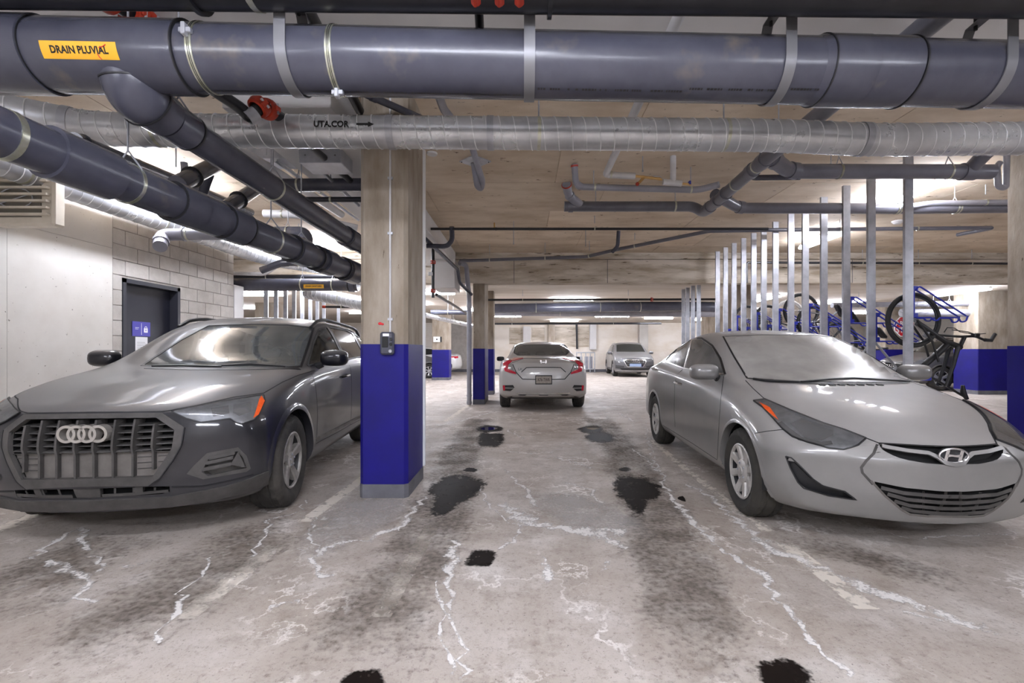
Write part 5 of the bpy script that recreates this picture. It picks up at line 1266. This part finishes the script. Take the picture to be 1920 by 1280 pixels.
# --- silver sedan seen from behind
T = scaled(SEDAN, 1.02, 1.015, .992)
T['zc'] = [(y, z) for y, z in T['zc'] if y < 3.5]+[(4.05, 1.10), (4.45, 1.065), (4.6, 1.0), (4.618, .98)]
T['zs'] = [(y, z) for y, z in T['zs'][:-2]]+[(3.75, .985), (4.3, .96), (4.618, .9)]; T['ws'] = T['ws'][:-2]+[(4.3, .84), (4.618, .79)]
T['wg'] = T['wg'][:-2]+[(4.3, .76), (4.618, .7)]; T['zg'] = T['zg'][:-1]+[(4.3, 1.03), (4.618, .95)]
T['wr'] = T['wr'][:-2]+[(4.26, .885), (4.618, .86)]; T['wm'] = T['wm'][:-2]+[(4.26, .89), (4.618, .86)]; T['wb'] = T['wb'][:-2]+[(4.26, .82), (4.618, .78)]
T['rsweep'] = .22
yr = 3.62
CV = C = Car('car', 'silver sedan seen from behind in the aisle', (.41, 9.57*K+yr, 0), pi, T, 'paint_silver')
C.arch(.88, .316, .355); C.arch(yr, .316, .35)
for y in (.88, yr): C.well(y, .316, .36)
C.wheels((.88, yr), .32, .21, .215, .885, (5, .05, .09, .16, .07), 'tyre', 'alloy')
RG = [(964, 661.5), (966, 649.5), (974, 646.5), (1016, 645.5), (1058, 646), (1065, 650), (1066.5, 660), (1061, 665), (1016, 666), (971, 665.7)]
C.cut(RG, mirror=False); C.patch('rear_glass', RG, 'glass_clear', off=.0, mirror=False, step=5); C.line('glass_seal', RG+[RG[0]], 'plastic_black', .025, .004, mirror=False, step=3)
WSF = [(-.66, 1.35), (-.55, 2.0), (.55, 2.0), (.66, 1.35)]
C.cut(WSF, 'top', mirror=False); C.patch('windshield', WSF, 'glass_clear', off=0, mode='top', mirror=False, step=.1)
TL = [(943.5, 681.5), (952, 676.5), (965, 671), (981, 671.5), (960, 677), (953, 684), (953.5, 691.5), (967, 697.5), (968.5, 701.5), (957, 699), (947, 696)]
for o_ in C.patch('tail_light', TL, 'red_lens', off=.012, step=3, rim=.01): o_['label'] = 'red bracket-shaped tail light'
C.patch('reverse_lens', [(959, 680), (964, 694), (966.5, 697), (954, 691), (953, 685)], 'lens_dusty', off=.008, step=3)
C.line('trunk_gap', [(981, 672.5), (960, 680), (968, 698), (979.6, 710.5), (1000, 711), (1022, 711)], w_=.016, step=3)
C.line('plate_niche', [(977.5, 697.5), (987, 689), (1000, 688.5), (1022, 688.5)], w_=.016, step=3)
C.line('spoiler_lip', [(982, 671.5), (1000, 671.8), (1022, 672)], 'dust_trim', .022, .004, step=3)
C.patch('bumper_vent', [(943, 722), (962, 721.5), (965, 727), (957, 733), (944, 732)], 'plastic_black', off=.004, step=3); C.patch('rear_reflector', [(943, 722.5), (947, 722), (947.5, 731), (943.6, 731.5)], 'red_lens', off=.009, step=3); C.line('vent_bar', [(947, 727), (965, 727.5)], 'paint_silver', .014, .008, step=3)
C.line('bumper_chrome', [(969, 737), (1000, 737.5), (1022, 737.5)], 'chrome', .03, .004, step=3)
C.patch('diffuser', [(950, 744), (975, 739), (1022, 740), (1022, 747), (952, 748)], 'plastic_black', off=.004, step=4)
pl = C.frontray(0, .64, True)[0]
def plate(u, v_, e=.0): return V((-u, pl.y+.012+e, .64+v_))       # seen from behind
b = MB(); b.prism([(-.155, -.08), (.155, -.08), (.155, .08), (-.155, .08)], 0, .012, lambda u, v_, w_: V((-u, pl.y+w_, .64+v_))); po = b.build('licence_plate', 'plate', C.o)
b = MB()
for p in ([(-.165, -.09), (.165, -.09), (.165, -.07), (-.165, -.07)], [(-.165, .07), (.165, .07), (.165, .09), (-.165, .09)], [(-.165, -.07), (-.148, -.07), (-.148, .07), (-.165, .07)], [(.148, -.07), (.165, -.07), (.165, .07), (.148, .07)]): b.prism(p, 0, .016, lambda u, v_, w_: V((-u, pl.y+w_, .64+v_)))
b.build('plate_frame', 'plastic_black', po); put_text('K76 TWR', .082, 'plate_ink', po, lambda u, v_: plate(u, v_, .002), bold=.0015, sx=.68)
ez = C.ray(1016, 679)[0]; b = MB(); f = lambda u, v_, w_: V((-u, C.frontray(0, ez.z, True)[0].y+w_, ez.z+v_))
for x0, x1 in ((-.042, -.052), (.042, .052)): b.prism([(x0-.012, -.04), (x0+.012, -.04), (x1+.012, .045), (x1-.012, .045)], 0, .02, f)
b.prism([(-.04, -.006), (.04, -.006), (.04, .01), (-.04, .01)], 0, .02, f); b.build('emblem_letter', 'chrome', C.o)
b = MB(); b.tube([f(.062*cos(t)*(1+.12*sin(t)), .056*sin(t), .012) for t in [2*pi*i/24 for i in range(24)]], .007, 6, closed=True); b.build('emblem_frame', 'chrome', C.o)
bz = C.ray(975, 692)[0]; put_text('LX', .07, 'chrome', C.o, lambda u, v_: V((bz.x-u, C.frontray(bz.x-u, bz.z, True)[0].y+.006, bz.z+v_)), 'badge')
SWS = [[(1.45, .94), (2.1, 1.31), (2.5, 1.34), (2.55, .98)], [(2.62, .99), (2.58, 1.34), (3.2, 1.28), (3.55, 1.06)]]
for p in SWS: C.cut(p, 'side'); C.patch('side_window', p, 'glass_side', off=0, mode='side', step=.09); C.line('window_trim', p+[p[0]], 'plastic_black', .02, .003, mode='side')
C.cabin(1.4, .95, 3.0, True); C.mirrors((.985, 1.55, 1.0), (.1, .07, .06), 'plastic_black'); C.patch('headlight', [(.45, .62), (.8, .68), (.8, .75), (.5, .68)], 'reflector', off=.004, mode='front')
C.finish()
# --- simple treatment of cars farther away
def far_front(c, grille='dark_void', plate_m=None, chrome='chrome', suv=True):
    """front of a far SUV: grille with bars, lamps, lower trim, all in the car's own metres"""
    k = c.T['L']/4.485
    G = [(-.42, .80), (.42, .80), (.5, .72), (.36, .48), (-.36, .48), (-.5, .72)]
    c.patch('grille', G, grille, off=.006, mode='front', mirror=False); c.line('grille_frame', G+[G[0]], chrome, .035, .012, mode='front', mirror=False)
    for z in (.76, .71, .66, .6, .54): c.line('grille_bar', [(-.42+abs(z-.7)*.3, z), (.42-abs(z-.7)*.3, z)], chrome, .012, .012, mode='front', mirror=False)
    for x in (-.12, -.04, .04, .12):
        p = c.frontray(x, .74)[0]; MB().tube([V((x+.05*cos(t), p.y-.03, .74+.05*sin(t))) for t in [2*pi*i/20 for i in range(20)]], .008, 6, closed=True).build('emblem_ring', chrome, c.o)
    if plate_m: p = c.frontray(0, .55)[0]; MB().box((-.26, p.y-.03, .49), (.26, p.y-.01, .62)).build('licence_plate', plate_m, c.o)
    c.patch('headlight', [(.52, .70), (.56, .81), (.88, .87), (.9, .76), (.7, .71)], 'reflector', off=.006, mode='front'); c.patch('headlight_lens', [(.52, .70), (.56, .81), (.88, .87), (.9, .76), (.7, .71)], 'lens_clear', off=.014, mode='front')
    for z in (.5, .45, .40): c.line('corner_vent', [(.5, z), (.86, z+.02)], 'plastic_black', .03, .005, mode='front')
    c.line('lower_trim', [(-.85, .31), (-.4, .29), (.4, .29), (.85, .31)], chrome, .03, .006, mode='front', mirror=False)
    c.patch('lower_intake', [(-.7, .42), (.7, .42), (.6, .33), (-.6, .33)], 'plastic_black', off=.004, mode='front', mirror=False)
def glasshouse(c, suv, g='glass_dark', gs=None):
    k = c.T['L']/(4.485 if suv else 4.55); hz = max(z for y, z in c.T['zc'])/(1.575 if suv else 1.43)
    ws = [(-.69, 1.26*k), (-.6, 1.95*k), (.6, 1.95*k), (.69, 1.26*k), (0, 1.18*k)] if suv else [(-.66, 1.33*k), (-.55, 2.0*k), (.55, 2.0*k), (.66, 1.33*k), (0, 1.26*k)]
    c.patch('windshield', ws, g, off=.004, mode='top', mirror=False, step=.08)
    sw = [[(1.40, 1.08), (1.75, 1.27), (2.05, 1.41), (2.38, 1.455), (2.47, 1.11)], [(2.56, 1.12), (2.47, 1.455), (3.25, 1.455), (3.45, 1.14)], [(3.55, 1.15), (3.4, 1.44), (3.75, 1.40), (3.95, 1.18)]] if suv else [[(1.45, .95), (2.1, 1.31), (2.5, 1.34), (2.55, .99)], [(2.62, 1.0), (2.58, 1.34), (3.2, 1.28), (3.55, 1.07)]]
    for p in sw:
        q = [(y*k, z*hz) for y, z in p]; c.patch('side_window', q, gs or g, off=.004, mode='side', step=.09); c.line('window_trim', q+[q[0]], 'chrome' if suv else 'plastic_black', .016, .006, mode='side')
    zf = .9*hz
    for y in (1.3, 2.52, 3.4): c.line('door_gap', [((y+.02)*k, 1.03*hz if suv else .93*hz), (y*k, .6), ((y-.03)*k, .36)], mode='side', w_=.012)
    for y in (2.3, 3.2):
        for sg in (1, -1):
            h = c.sideray(y*k, zf*.98)[0]; MB().tube([(sg*(h.x+.015), y*k-.09, zf*.98), (sg*(h.x+.015), y*k+.09, zf*.98+.01)], .016, 6).build('door_handle', 'chrome', c.o)
def far_car(label, loc, rz, T, paint_m, suv, R, ys, style, rimm='alloy', plate_m=None):
    c = Car('car', label, loc, rz, T, paint_m); xo = .89*max(x for _, x in T['wm'])/.92
    for y in ys: c.arch(y, R, R+.04); c.well(y, R, R+.045); c.arch_lip(y, R, R+.038, 'plastic_trim' if suv else paint_m, .04)
    c.wheels(ys, R, R*.66, .22, max(x for _, x in T['wm'])-.02, style, 'tyre', rimm)
    glasshouse(c, suv); hz = 1.12 if suv else 1.0; c.mirrors((max(x for _, x in T['wm'])+.07, 1.55, hz), (.11, .08, .075), paint_m)
    c.line('sill_trim', [(1.25, .36), (3.1, .35)], 'chrome' if suv else 'plastic_black', .03, .006, mode='side')
    if suv: far_front(c, plate_m=plate_m)
    else:
        c.patch('headlight', [(.45, .62), (.8, .68), (.8, .75), (.5, .68)], 'reflector', off=.004, mode='front'); c.patch('grille', [(-.4, .6), (.4, .6), (.35, .45), (-.35, .45)], 'dark_void', off=.004, mode='front', mirror=False)
    c.patch('tail_light', [(.5, .86), (.8, .82), (.84, .93), (.5, .95)], 'red_lens', off=.006, mode='rear')
    if suv:
        for sg in (1, -1): MB().tube([V((sg*.63, 2.1+i*.18, c.topray(.62, 2.1+i*.18)[0].z+.03)) for i in range(11)], .018, 6).build('roof_rail', 'chrome', c.o)
    c.finish(); return c
TS = scaled(SUV, 1.02, 1.04, 1.05)
far_car('grey SUV with pale blue plate facing the camera at the back wall', (5.18, 21.2*K-.93, 0), radians(-4), TS, 'paint_grey', True, .36, (.93, 3.75), (5, .05, .09, .15, .07), plate_m='plate_blue')
far_car('dark grey SUV partly hidden behind the blue column at far right', (11.75, 14.25*K, 0), radians(-90), TS, 'paint_dark', True, .37, (.93, 3.75), (5, .04, .07, .17, .07))
far_car('pale silver sedan behind the far blue column', (-7.7, 22.9*K, 0), radians(-90), SEDAN, 'paint_white', False, .32, (.87, 3.57), (5, .05, .09, .15, .07))
far_car('dark sedan left of the far blue column', (-3.25, 20.3*K, 0), radians(90), SEDAN, 'paint_dark', False, .32, (.87, 3.57), (7, .03, .05, .1, .07))
# ================================================================ bike racks and bikes
def make_rack():
    r = thing('bike_rack', '', 'bike rack')
    MB().box((-.02, -.02, 0), (.02, .02, .34)).build('post', 'rack_blue', r)
    for z in (.30, .0): MB().box((-.03, -.05, z), (.03, .05, z+.05)).build('clamp', 'rack_blue', r)
    for y in (-.05, .05):
        MB().tube(bend([(0, y, .30), (.04, y, .35), (.56, y, .02)], .03), .009, 6).build('slanted_rod', 'rack_blue', r)
        MB().tube(bend([(0, y, .0), (.18, y, .0), (.2, y, -.03), (.25, y, -.03), (.27, y, 0), (.48, y, 0), (.5, y, -.05), (.56, y, -.04), (.58, y, .02)], .03), .009, 6).build('cradle_rod', 'rack_blue', r)
    return r
rk = make_rack()
for i, d in enumerate(STUDS[:12]):
    o = rk if i == 0 else copy_tree(rk); hi = i % 2 == 0
    o.location = (4.345, d+.06, 1.57 if hi else 1.32)
    tag(o, 'blue wire bike rack set %s on the %s stud of the row' % ('high' if hi else 'low', ords[i].replace('second nearest', 'second')), 'bike rack', 'blue bike racks')
def bike_wheel(R, tyre_m, parent, c=(0, 0, 0), axis='y'):
    T_ = Matrix.Translation(c) @ Matrix.Rotation(pi/2, 4, 'Z'); n = 40
    b = MB(); prof = [(R-.022+.022*cos(t), .022*sin(t)) for t in [2*pi*i/10 for i in range(10)]]; b.lathe(prof, T_, n, True); w_ = b.build('wheel', tyre_m, parent)
    b = MB(); prof = [(R-.05+.009*cos(t), .011*sin(t)) for t in [2*pi*i/6 for i in range(6)]]; b.lathe(prof, T_, n, True); b.build('wheel_rim', 'bike_black' if tyre_m == 'rubber' else 'bike_white', w_)
    b = MB()
    for k in range(24):
        a = 2*pi*k/24; s = .03 if k % 2 else -.03
        b.tube([T_ @ V((s, .02*cos(a+.5), .02*sin(a+.5))), T_ @ V((0, (R-.05)*cos(a), (R-.05)*sin(a)))], .0016, 4, caps=False)
    so = b.build('spokes', 'bike_grey', w_); so['kind'] = 'stuff'
    b = MB(); b.lathe([(0, -.05), (.018, -.05), (.022, -.03), (.012, 0), (.022, .03), (.018, .05), (0, .05)], T_, 12); b.build('hub', 'bike_grey', w_)
    return w_
def bike(label, c, R, ang, tyre_m, frame_m):
    """bike hung by one wheel: c = hub of the upper wheel, ang = lean of the frame below the horizontal"""
    o = thing('bicycle', label, 'bicycle', c); o.rotation_euler = (0, radians(ang), 0); o['group'] = 'bikes in the rack bay'
    bike_wheel(R, tyre_m, o); bike_wheel(R, tyre_m, o, (1.02, 0, 0))
    bb, st_, hd = (.42, 0, -.06), (.32, 0, .42), (.86, 0, .42)
    hb = (.89, 0, .32)
    for nm, a, b_, r in (('top_tube', st_, hd, .018), ('down_tube', bb, hb, .022), ('seat_tube', bb, (.30, 0, .52), .017)): MB().tube([a, b_], r, 10).build(nm, frame_m, o)
    for y in (-.05, .05):
        MB().tube([(0, y, 0), (bb[0]-.03, y*.6, bb[2])], .009, 6).build('chain_stay', frame_m, o); MB().tube([(0, y, 0), (st_[0], y*.3, st_[2])], .008, 6).build('seat_stay', frame_m, o)
        MB().tube([(hb[0], y*.8, hb[2]-.02), (.95, y, .12), (1.02, y, 0)], .012, 6).build('fork_leg', frame_m, o)
    MB().tube([hd, (.885, 0, .335)], .024, 10).build('head_tube', frame_m, o)
    b = MB(); b.box((.18, -.07, .55), (.42, .07, .60), .03); b.tube([(.30, 0, .5), (.29, 0, .57)], .013, 8); b.build('saddle', 'bike_black', o)
    b = MB(); b.tube(bend([(.88, -.3, .53), (.9, -.2, .53), (.9, 0, .52), (.9, .2, .53), (.88, .3, .53)], .05), .012, 8); b.tube([hd, (.9, 0, .52)], .014, 8); hbo = b.build('handlebar', 'bike_black', o)
    for y in (-.26, .26): MB().tube([(.885, y-.06, .53), (.88, y+.06, .53)], .018, 8).build('grip', 'rubber', hbo)
    b = MB(); b.lathe([(.085, -.004), (.09, 0), (.085, .004), (.05, .004), (.05, -.004)], Matrix.Translation(bb) @ Matrix.Rotation(pi/2, 4, 'Z'), 24, True); b.build('chainring', 'bike_grey', o)
    for s in (-1, 1): MB().tube([(bb[0], s*.05, bb[2]), (bb[0]+s*.12, s*.06, bb[2]-s*.1), (bb[0]+s*.12, s*.13, bb[2]-s*.1)], .01, 6).build('crank', 'bike_black', o)
    return o
for lb, x, y, r, an, tm, fm, i in (('black bike hung with its wheel high behind the middle studs', 1502, 583, 34, 62, 'rubber', 'bike_grey', 6), ('bike with white tyres hung behind the middle studs', 1479, 592, 30, 70, 'bike_white', 'bike_white', 7),
        ('dark bike with the lowest wheel right of the white-tyred bike', 1525, 604, 32, 55, 'rubber', 'bike_black', 5), ('black bike hung behind the ninth stud', 1440, 598, 27, 70, 'rubber', 'bike_black', 9), ('farthest black bike hung above the roof of the dusty sedan', 1401, 598, 26, 70, 'rubber', 'bike_black', 11),
        ('grey bike leaning low behind the third and fourth studs', 1572, 640, 37, 50, 'rubber', 'bike_grey', 4)):
    d = (STUDS[i]+.06)/K; bike(lb, P(x, y, d), r*d/F0, an, tm, fm)
# nearest bike: rear wheel in the rack, front wheel taken off
DB = 4.98
nb_ = thing('bicycle', 'nearest black bike hung by its rear wheel with front wheel removed', 'bicycle', P(1712, 600, DB)); nb_['group'] = 'bikes in the rack bay'
L0 = P(1712, 600, DB); q_ = lambda x, y, dy=0.: P(x, y, DB)-L0+V((0, dy, 0))
bike_wheel(.312, 'rubber', nb_)
for nm, pts, r in (('top_tube', [(1720, 605), (1748, 624), (1772, 640), (1800, 650)], .03), ('down_tube', [(1776, 646), (1752, 668), (1726, 690)], .034), ('head_tube', [(1779, 642), (1801, 652)], .03)): MB().tube([q_(*p) for p in pts], r, 12).build(nm, 'bike_black', nb_)
for dy in (-.055, .055):
    MB().tube([q_(1788, 650, dy), q_(1779, 685, dy), q_(1765, 724, dy)], [.024, .02, .014], 10).build('fork_leg', 'bike_black', nb_)
    MB().tube([q_(1712, 600, dy), q_(1740, 640, dy), q_(1752, 678, dy)], .012, 8).build('seat_stay', 'bike_black', nb_)
MB().tube(bend([q_(1800, 649), q_(1808, 632)], .02), .022, 10).build('stem', 'bike_black', nb_)
hbo = MB().tube(bend([q_(1770, 627, .1), q_(1800, 631), q_(1828, 630), q_(1845, 637), q_(1857, 638), q_(1866, 625)], .04), .014, 10).build('handlebar', 'bike_black', nb_)
MB().tube([q_(1846, 637), q_(1858, 638), q_(1866, 626)], [.02, .022, .018], 10).build('grip', 'rubber', hbo)
for pts in ([(1770, 623), (1776, 614), (1790, 615), (1800, 622), (1828, 627)], [(1828, 627), (1848, 625)], [(1785, 618), (1815, 622), (1832, 628)]): MB().tube([q_(*p) for p in pts], .005, 6).build('brake_cable', 'bike_black', nb_)
MB().box((-.03, -.03, -.02), (.03, .03, .02), .006, Matrix.Translation(q_(1829, 628))).build('brake_lever', 'bike_black', nb_)
MB().tube([q_(1742, 620), q_(1733, 631)], .022, 10).build('front_light', 'bike_grey', nb_)
MB().tube([q_(1722, 693), q_(1765, 718), q_(1812, 746)], [.02, .014, .012], 8).build('seat_post', 'bike_black', nb_)
MB().tube([q_(1805, 722), q_(1806, 736), q_(1813, 748)], [.016, .03, .02], 10).build('saddle', 'bike_black', nb_)
b = MB(); b.lathe([(.09, -.004), (.095, 0), (.09, .004), (.05, .004), (.05, -.004)], Matrix.Translation(q_(1727, 690)) @ Matrix.Rotation(pi/2, 4, 'Z'), 24, True); b.build('chainring', 'bike_grey', nb_)
MB().box((-.05, -.04, -.03), (.06, .04, .02), .008, Matrix.Translation(q_(1732, 708))).build('pedal', 'rack_blue', nb_)
# ================================================================ marks on the floor
def G(px, py, z=0.): return PZ(px, py, z)
def faded(name, vs, fs, fade, m, parent=fl):
    me = bpy.data.meshes.new(name); me.from_pydata([tuple(v) for v in vs], [], fs); at = me.attributes.new('fade', 'FLOAT', 'POINT')
    for i, q in enumerate(fade): at.data[i].value = q
    me.materials.append(MATS[m]); return wrap(name, me, parent)
LV = [.0012]
def ribbon(name, pts, w_, m, core=.92, edge=-.3):
    LV[0] += .00004; z = LV[0]
    P_ = [G(*p) for p in pts]; ws = w_ if isinstance(w_, (list, tuple)) else [w_]*len(P_); out = []; ww = []
    for i in range(len(P_)-1):
        n = max(1, int((P_[i+1]-P_[i]).length/(.05 if m == 'salt' else .08)))
        for k in range(n): out.append(P_[i].lerp(P_[i+1], k/n)); ww.append(ws[i]+(ws[i+1]-ws[i])*k/n)
    out.append(P_[-1]); ww.append(ws[-1]); vs = []; fd = []
    if m == 'salt': ww = [q*random.uniform(.35, 1.3) for q in ww]
    for i, p in enumerate(out):
        t = (out[min(i+1, len(out)-1)]-out[max(i-1, 0)]).normalized(); s = V((t.y, -t.x, 0)); j = V((random.uniform(-1, 1), random.uniform(-1, 1), 0))*.03*(1 if m == 'salt' else 0)
        e = 0 if i in (0, len(out)-1) and m == 'salt' else (min(1, min(i, len(out)-1-i)/6) if m == 'grime' else 1)
        for q, f_ in ((-1.6 if m == 'salt' else -1, edge), (-.55, core*.8), (0, core), (.55, core*.8), (1.6 if m == 'salt' else 1, edge)): p2 = p+s*q*ww[i]/2+j; vs.append(V((p2.x, p2.y, z))); fd.append(f_*e-(1-e)*.6*(m == 'grime'))
    faded(name, vs, [(5*i+j, 5*i+j+1, 5*i+6+j, 5*i+5+j) for i in range(len(out)-1) for j in range(4)], fd, m)
def blob(name, pts, m, core=1.1):
    LV[0] += .00004; z = LV[0]; P_ = [G(*p) for p in pts]; c = sum(P_, V((0, 0, 0)))/len(P_); ring_ = []
    n0 = len(P_)
    for i in range(n0):
        for k in range(4):
            t = k/4; a, b_, c_, d_ = P_[i-1], P_[i], P_[(i+1) % n0], P_[(i+2) % n0]
            ring_.append(.5*((2*b_)+(c_-a)*t+(2*a-5*b_+4*c_-d_)*t*t+(3*b_-a-3*c_+d_)*t**3))
    n = len(ring_); vs = []; fd = []; fs = []
    for q, f_ in ((1.25, -.4), (.95, .5), (.7, core), (.35, core)):
        for p in ring_: r = c+(p-c)*q; vs.append(V((r.x, r.y, z))); fd.append(f_)
    vs.append(V((c.x, c.y, z))); fd.append(core)
    for k in range(3):
        for i in range(n): fs.append((k*n+i, k*n+(i+1) % n, (k+1)*n+(i+1) % n, (k+1)*n+i))
    for i in range(n): fs.append((3*n+i, 3*n+(i+1) % n, 4*n))
    faded(name, vs, fs, fd, m)
# painted bay lines, worn
for pts, w_, e in (([(690, 890), (570, 978)], .1, .7), ([(520, 1022), (340, 1160)], .12, .45), ([(810, 985), (712, 1157)], .1, .4), ([(1212, 818), (1290, 882)], .09, .45), ([(1290, 882), (1440, 996)], .09, .35), ([(1470, 1018), (1628, 1142)], .11, .5),
                   ([(884, 755), (836, 790)], .1, .7), ([(950, 786), (1020, 788)], .09, .4), ([(100, 950), (-40, 1010)], .12, .6), ([(806, 742), (790, 750)], .1, .5)): ribbon('bay_line', pts, w_, 'line_white', core=e+.25, edge=e)
# dark dirt tracks along the wheel paths
for pts, w_ in (([(900, 780), (860, 860), (820, 980), (640, 1280)], .6), ([(1120, 780), (1170, 850), (1230, 960), (1330, 1280)], .6), ([(560, 965), (420, 1040), (120, 1260)], .65), ([(330, 985), (140, 1040), (-80, 1180)], .65), ([(1430, 1000), (1600, 1040), (1900, 1120)], .4)): ribbon('dirt_track', pts, w_, 'grime', core=.75, edge=-.6)
blob('bare_patch', [(585, 985), (660, 935), (760, 940), (720, 985), (600, 1035)], 'patch_grey', .9)
blob('bare_patch', [(1000, 930), (1100, 930), (1200, 985), (1160, 1005), (1060, 985)], 'patch_grey', .9)
# wet and oily patches
for pts in ([(805, 920), (830, 895), (880, 892), (912, 905), (898, 925), (860, 945), (830, 968), (802, 962), (815, 940)], [(1150, 900), (1190, 892), (1232, 905), (1240, 928), (1215, 940), (1205, 965), (1185, 960), (1160, 930)],
            [(898, 822), (905, 812), (940, 812), (945, 826), (935, 836), (905, 838)], [(1095, 818), (1110, 810), (1140, 812), (1152, 824), (1135, 830), (1110, 828)], [(893, 803), (915, 797), (940, 800), (938, 808), (905, 810)], [(1082, 803), (1110, 797), (1130, 802), (1128, 810), (1095, 811)],
            [(872, 1058), (885, 1035), (920, 1030), (930, 1045), (920, 1060), (890, 1060)], [(640, 1278), (675, 1255), (712, 1255), (718, 1285), (680, 1310)], [(1418, 1250), (1460, 1235), (1505, 1245), (1525, 1285), (1450, 1300)], [(868, 882), (880, 877), (895, 880), (888, 885)], [(1160, 880), (1172, 876), (1184, 880), (1172, 884)], [(1270, 535+400), (1280, 930), (1285, 940)]): blob('wet_patch', pts, 'wet', 1.15)
for pts in ([(900, 804), (915, 800), (932, 803), (918, 807)], [(1098, 802), (1112, 798), (1126, 801), (1112, 806)]): blob('puddle', pts, 'water', 1.6)
# salt
S = [([(940, 942), (965, 962), (1000, 984), (1060, 992), (1120, 1002), (1182, 1028)], [.05, .16, .1, .10, .14, .02]), ([(1000, 950), (985, 915), (960, 895), (945, 880)], [.06, .04, .03, .02]), ([(905, 915), (912, 945), (935, 968), (975, 988), (968, 1010), (938, 1035)], .022),
     ([(855, 1010), (848, 1050), (838, 1090), (845, 1130), (858, 1180), (865, 1210), (870, 1285)], [.05, .07, .03, .025, .02, .025, .02]), ([(812, 1085), (808, 1105), (822, 1130), (835, 1180), (845, 1270)], .02), ([(1130, 990), (1180, 1005)], .1), ([(1015, 1040), (1030, 1075), (1034, 1095)], [.02, .06, .02]),
     ([(1240, 885), (1255, 930), (1290, 965), (1325, 1008), (1370, 1045), (1430, 1078), (1470, 1140), (1520, 1200), (1600, 1275)], [.03, .04, .05, .04, .03, .05, .03, .04, .03]), ([(1285, 905), (1330, 930), (1390, 985), (1470, 1040), (1560, 1075), (1650, 1110), (1760, 1150), (1850, 1185)], [.05, .04, .06, .10, .06, .10, .08, .02]),
     ([(690, 1012), (650, 1020), (615, 1030), (590, 1050), (600, 1075), (630, 1080)], [.03, .05, .06, .05, .04, .02]), ([(590, 965), (582, 990), (588, 1020), (600, 1040)], .02), ([(745, 985), (720, 1000), (690, 1012)], .05), ([(800, 930), (780, 950), (750, 985), (740, 1000)], [.02, .05, .06, .02]), ([(575, 935), (560, 960), (505, 975), (497, 1010), (470, 1045)], .022),
     ([(60, 1050), (95, 1020), (120, 1000), (150, 990)], [.02, .05, .04, .02]), ([(85, 1050), (125, 1065), (160, 1078), (155, 1110), (165, 1140)], [.03, .07, .04, .03, .03]), ([(150, 990), (152, 1015), (162, 1035)], .04), ([(175, 1040), (200, 1070)], .03), ([(240, 1065), (280, 1050)], .06), ([(400, 1040), (385, 1075), (340, 1110), (330, 1145), (300, 1185), (295, 1215)], .025),
     ([(920, 842), (985, 850), (1040, 848)], .04), ([(950, 805), (965, 815), (985, 822)], .04), ([(1040, 858), (1090, 870), (1110, 880)], .05), ([(1185, 840), (1210, 860), (1235, 885)], .03), ([(1050, 830), (1080, 835)], .05), ([(1210, 800), (1225, 860), (1240, 890)], .03), ([(930, 770), (860, 790), (810, 800)], .06), ([(1100, 770), (1160, 775), (1190, 790)], .06), ([(820, 840), (850, 838)], .05), ([(1060, 905), (1110, 920), (1130, 945)], .03), ([(1120, 1055), (1150, 1060)], .1), ([(1600, 985), (1720, 1010), (1900, 1000)], .02), ([(1700, 1150), (1830, 1170)], .03), ([(500, 1140), (560, 1125)], .03), ([(20, 1105), (75, 1090)], .02)]
for pts, w_ in S: ribbon('salt_streak', pts, w_, 'salt', core=.95)
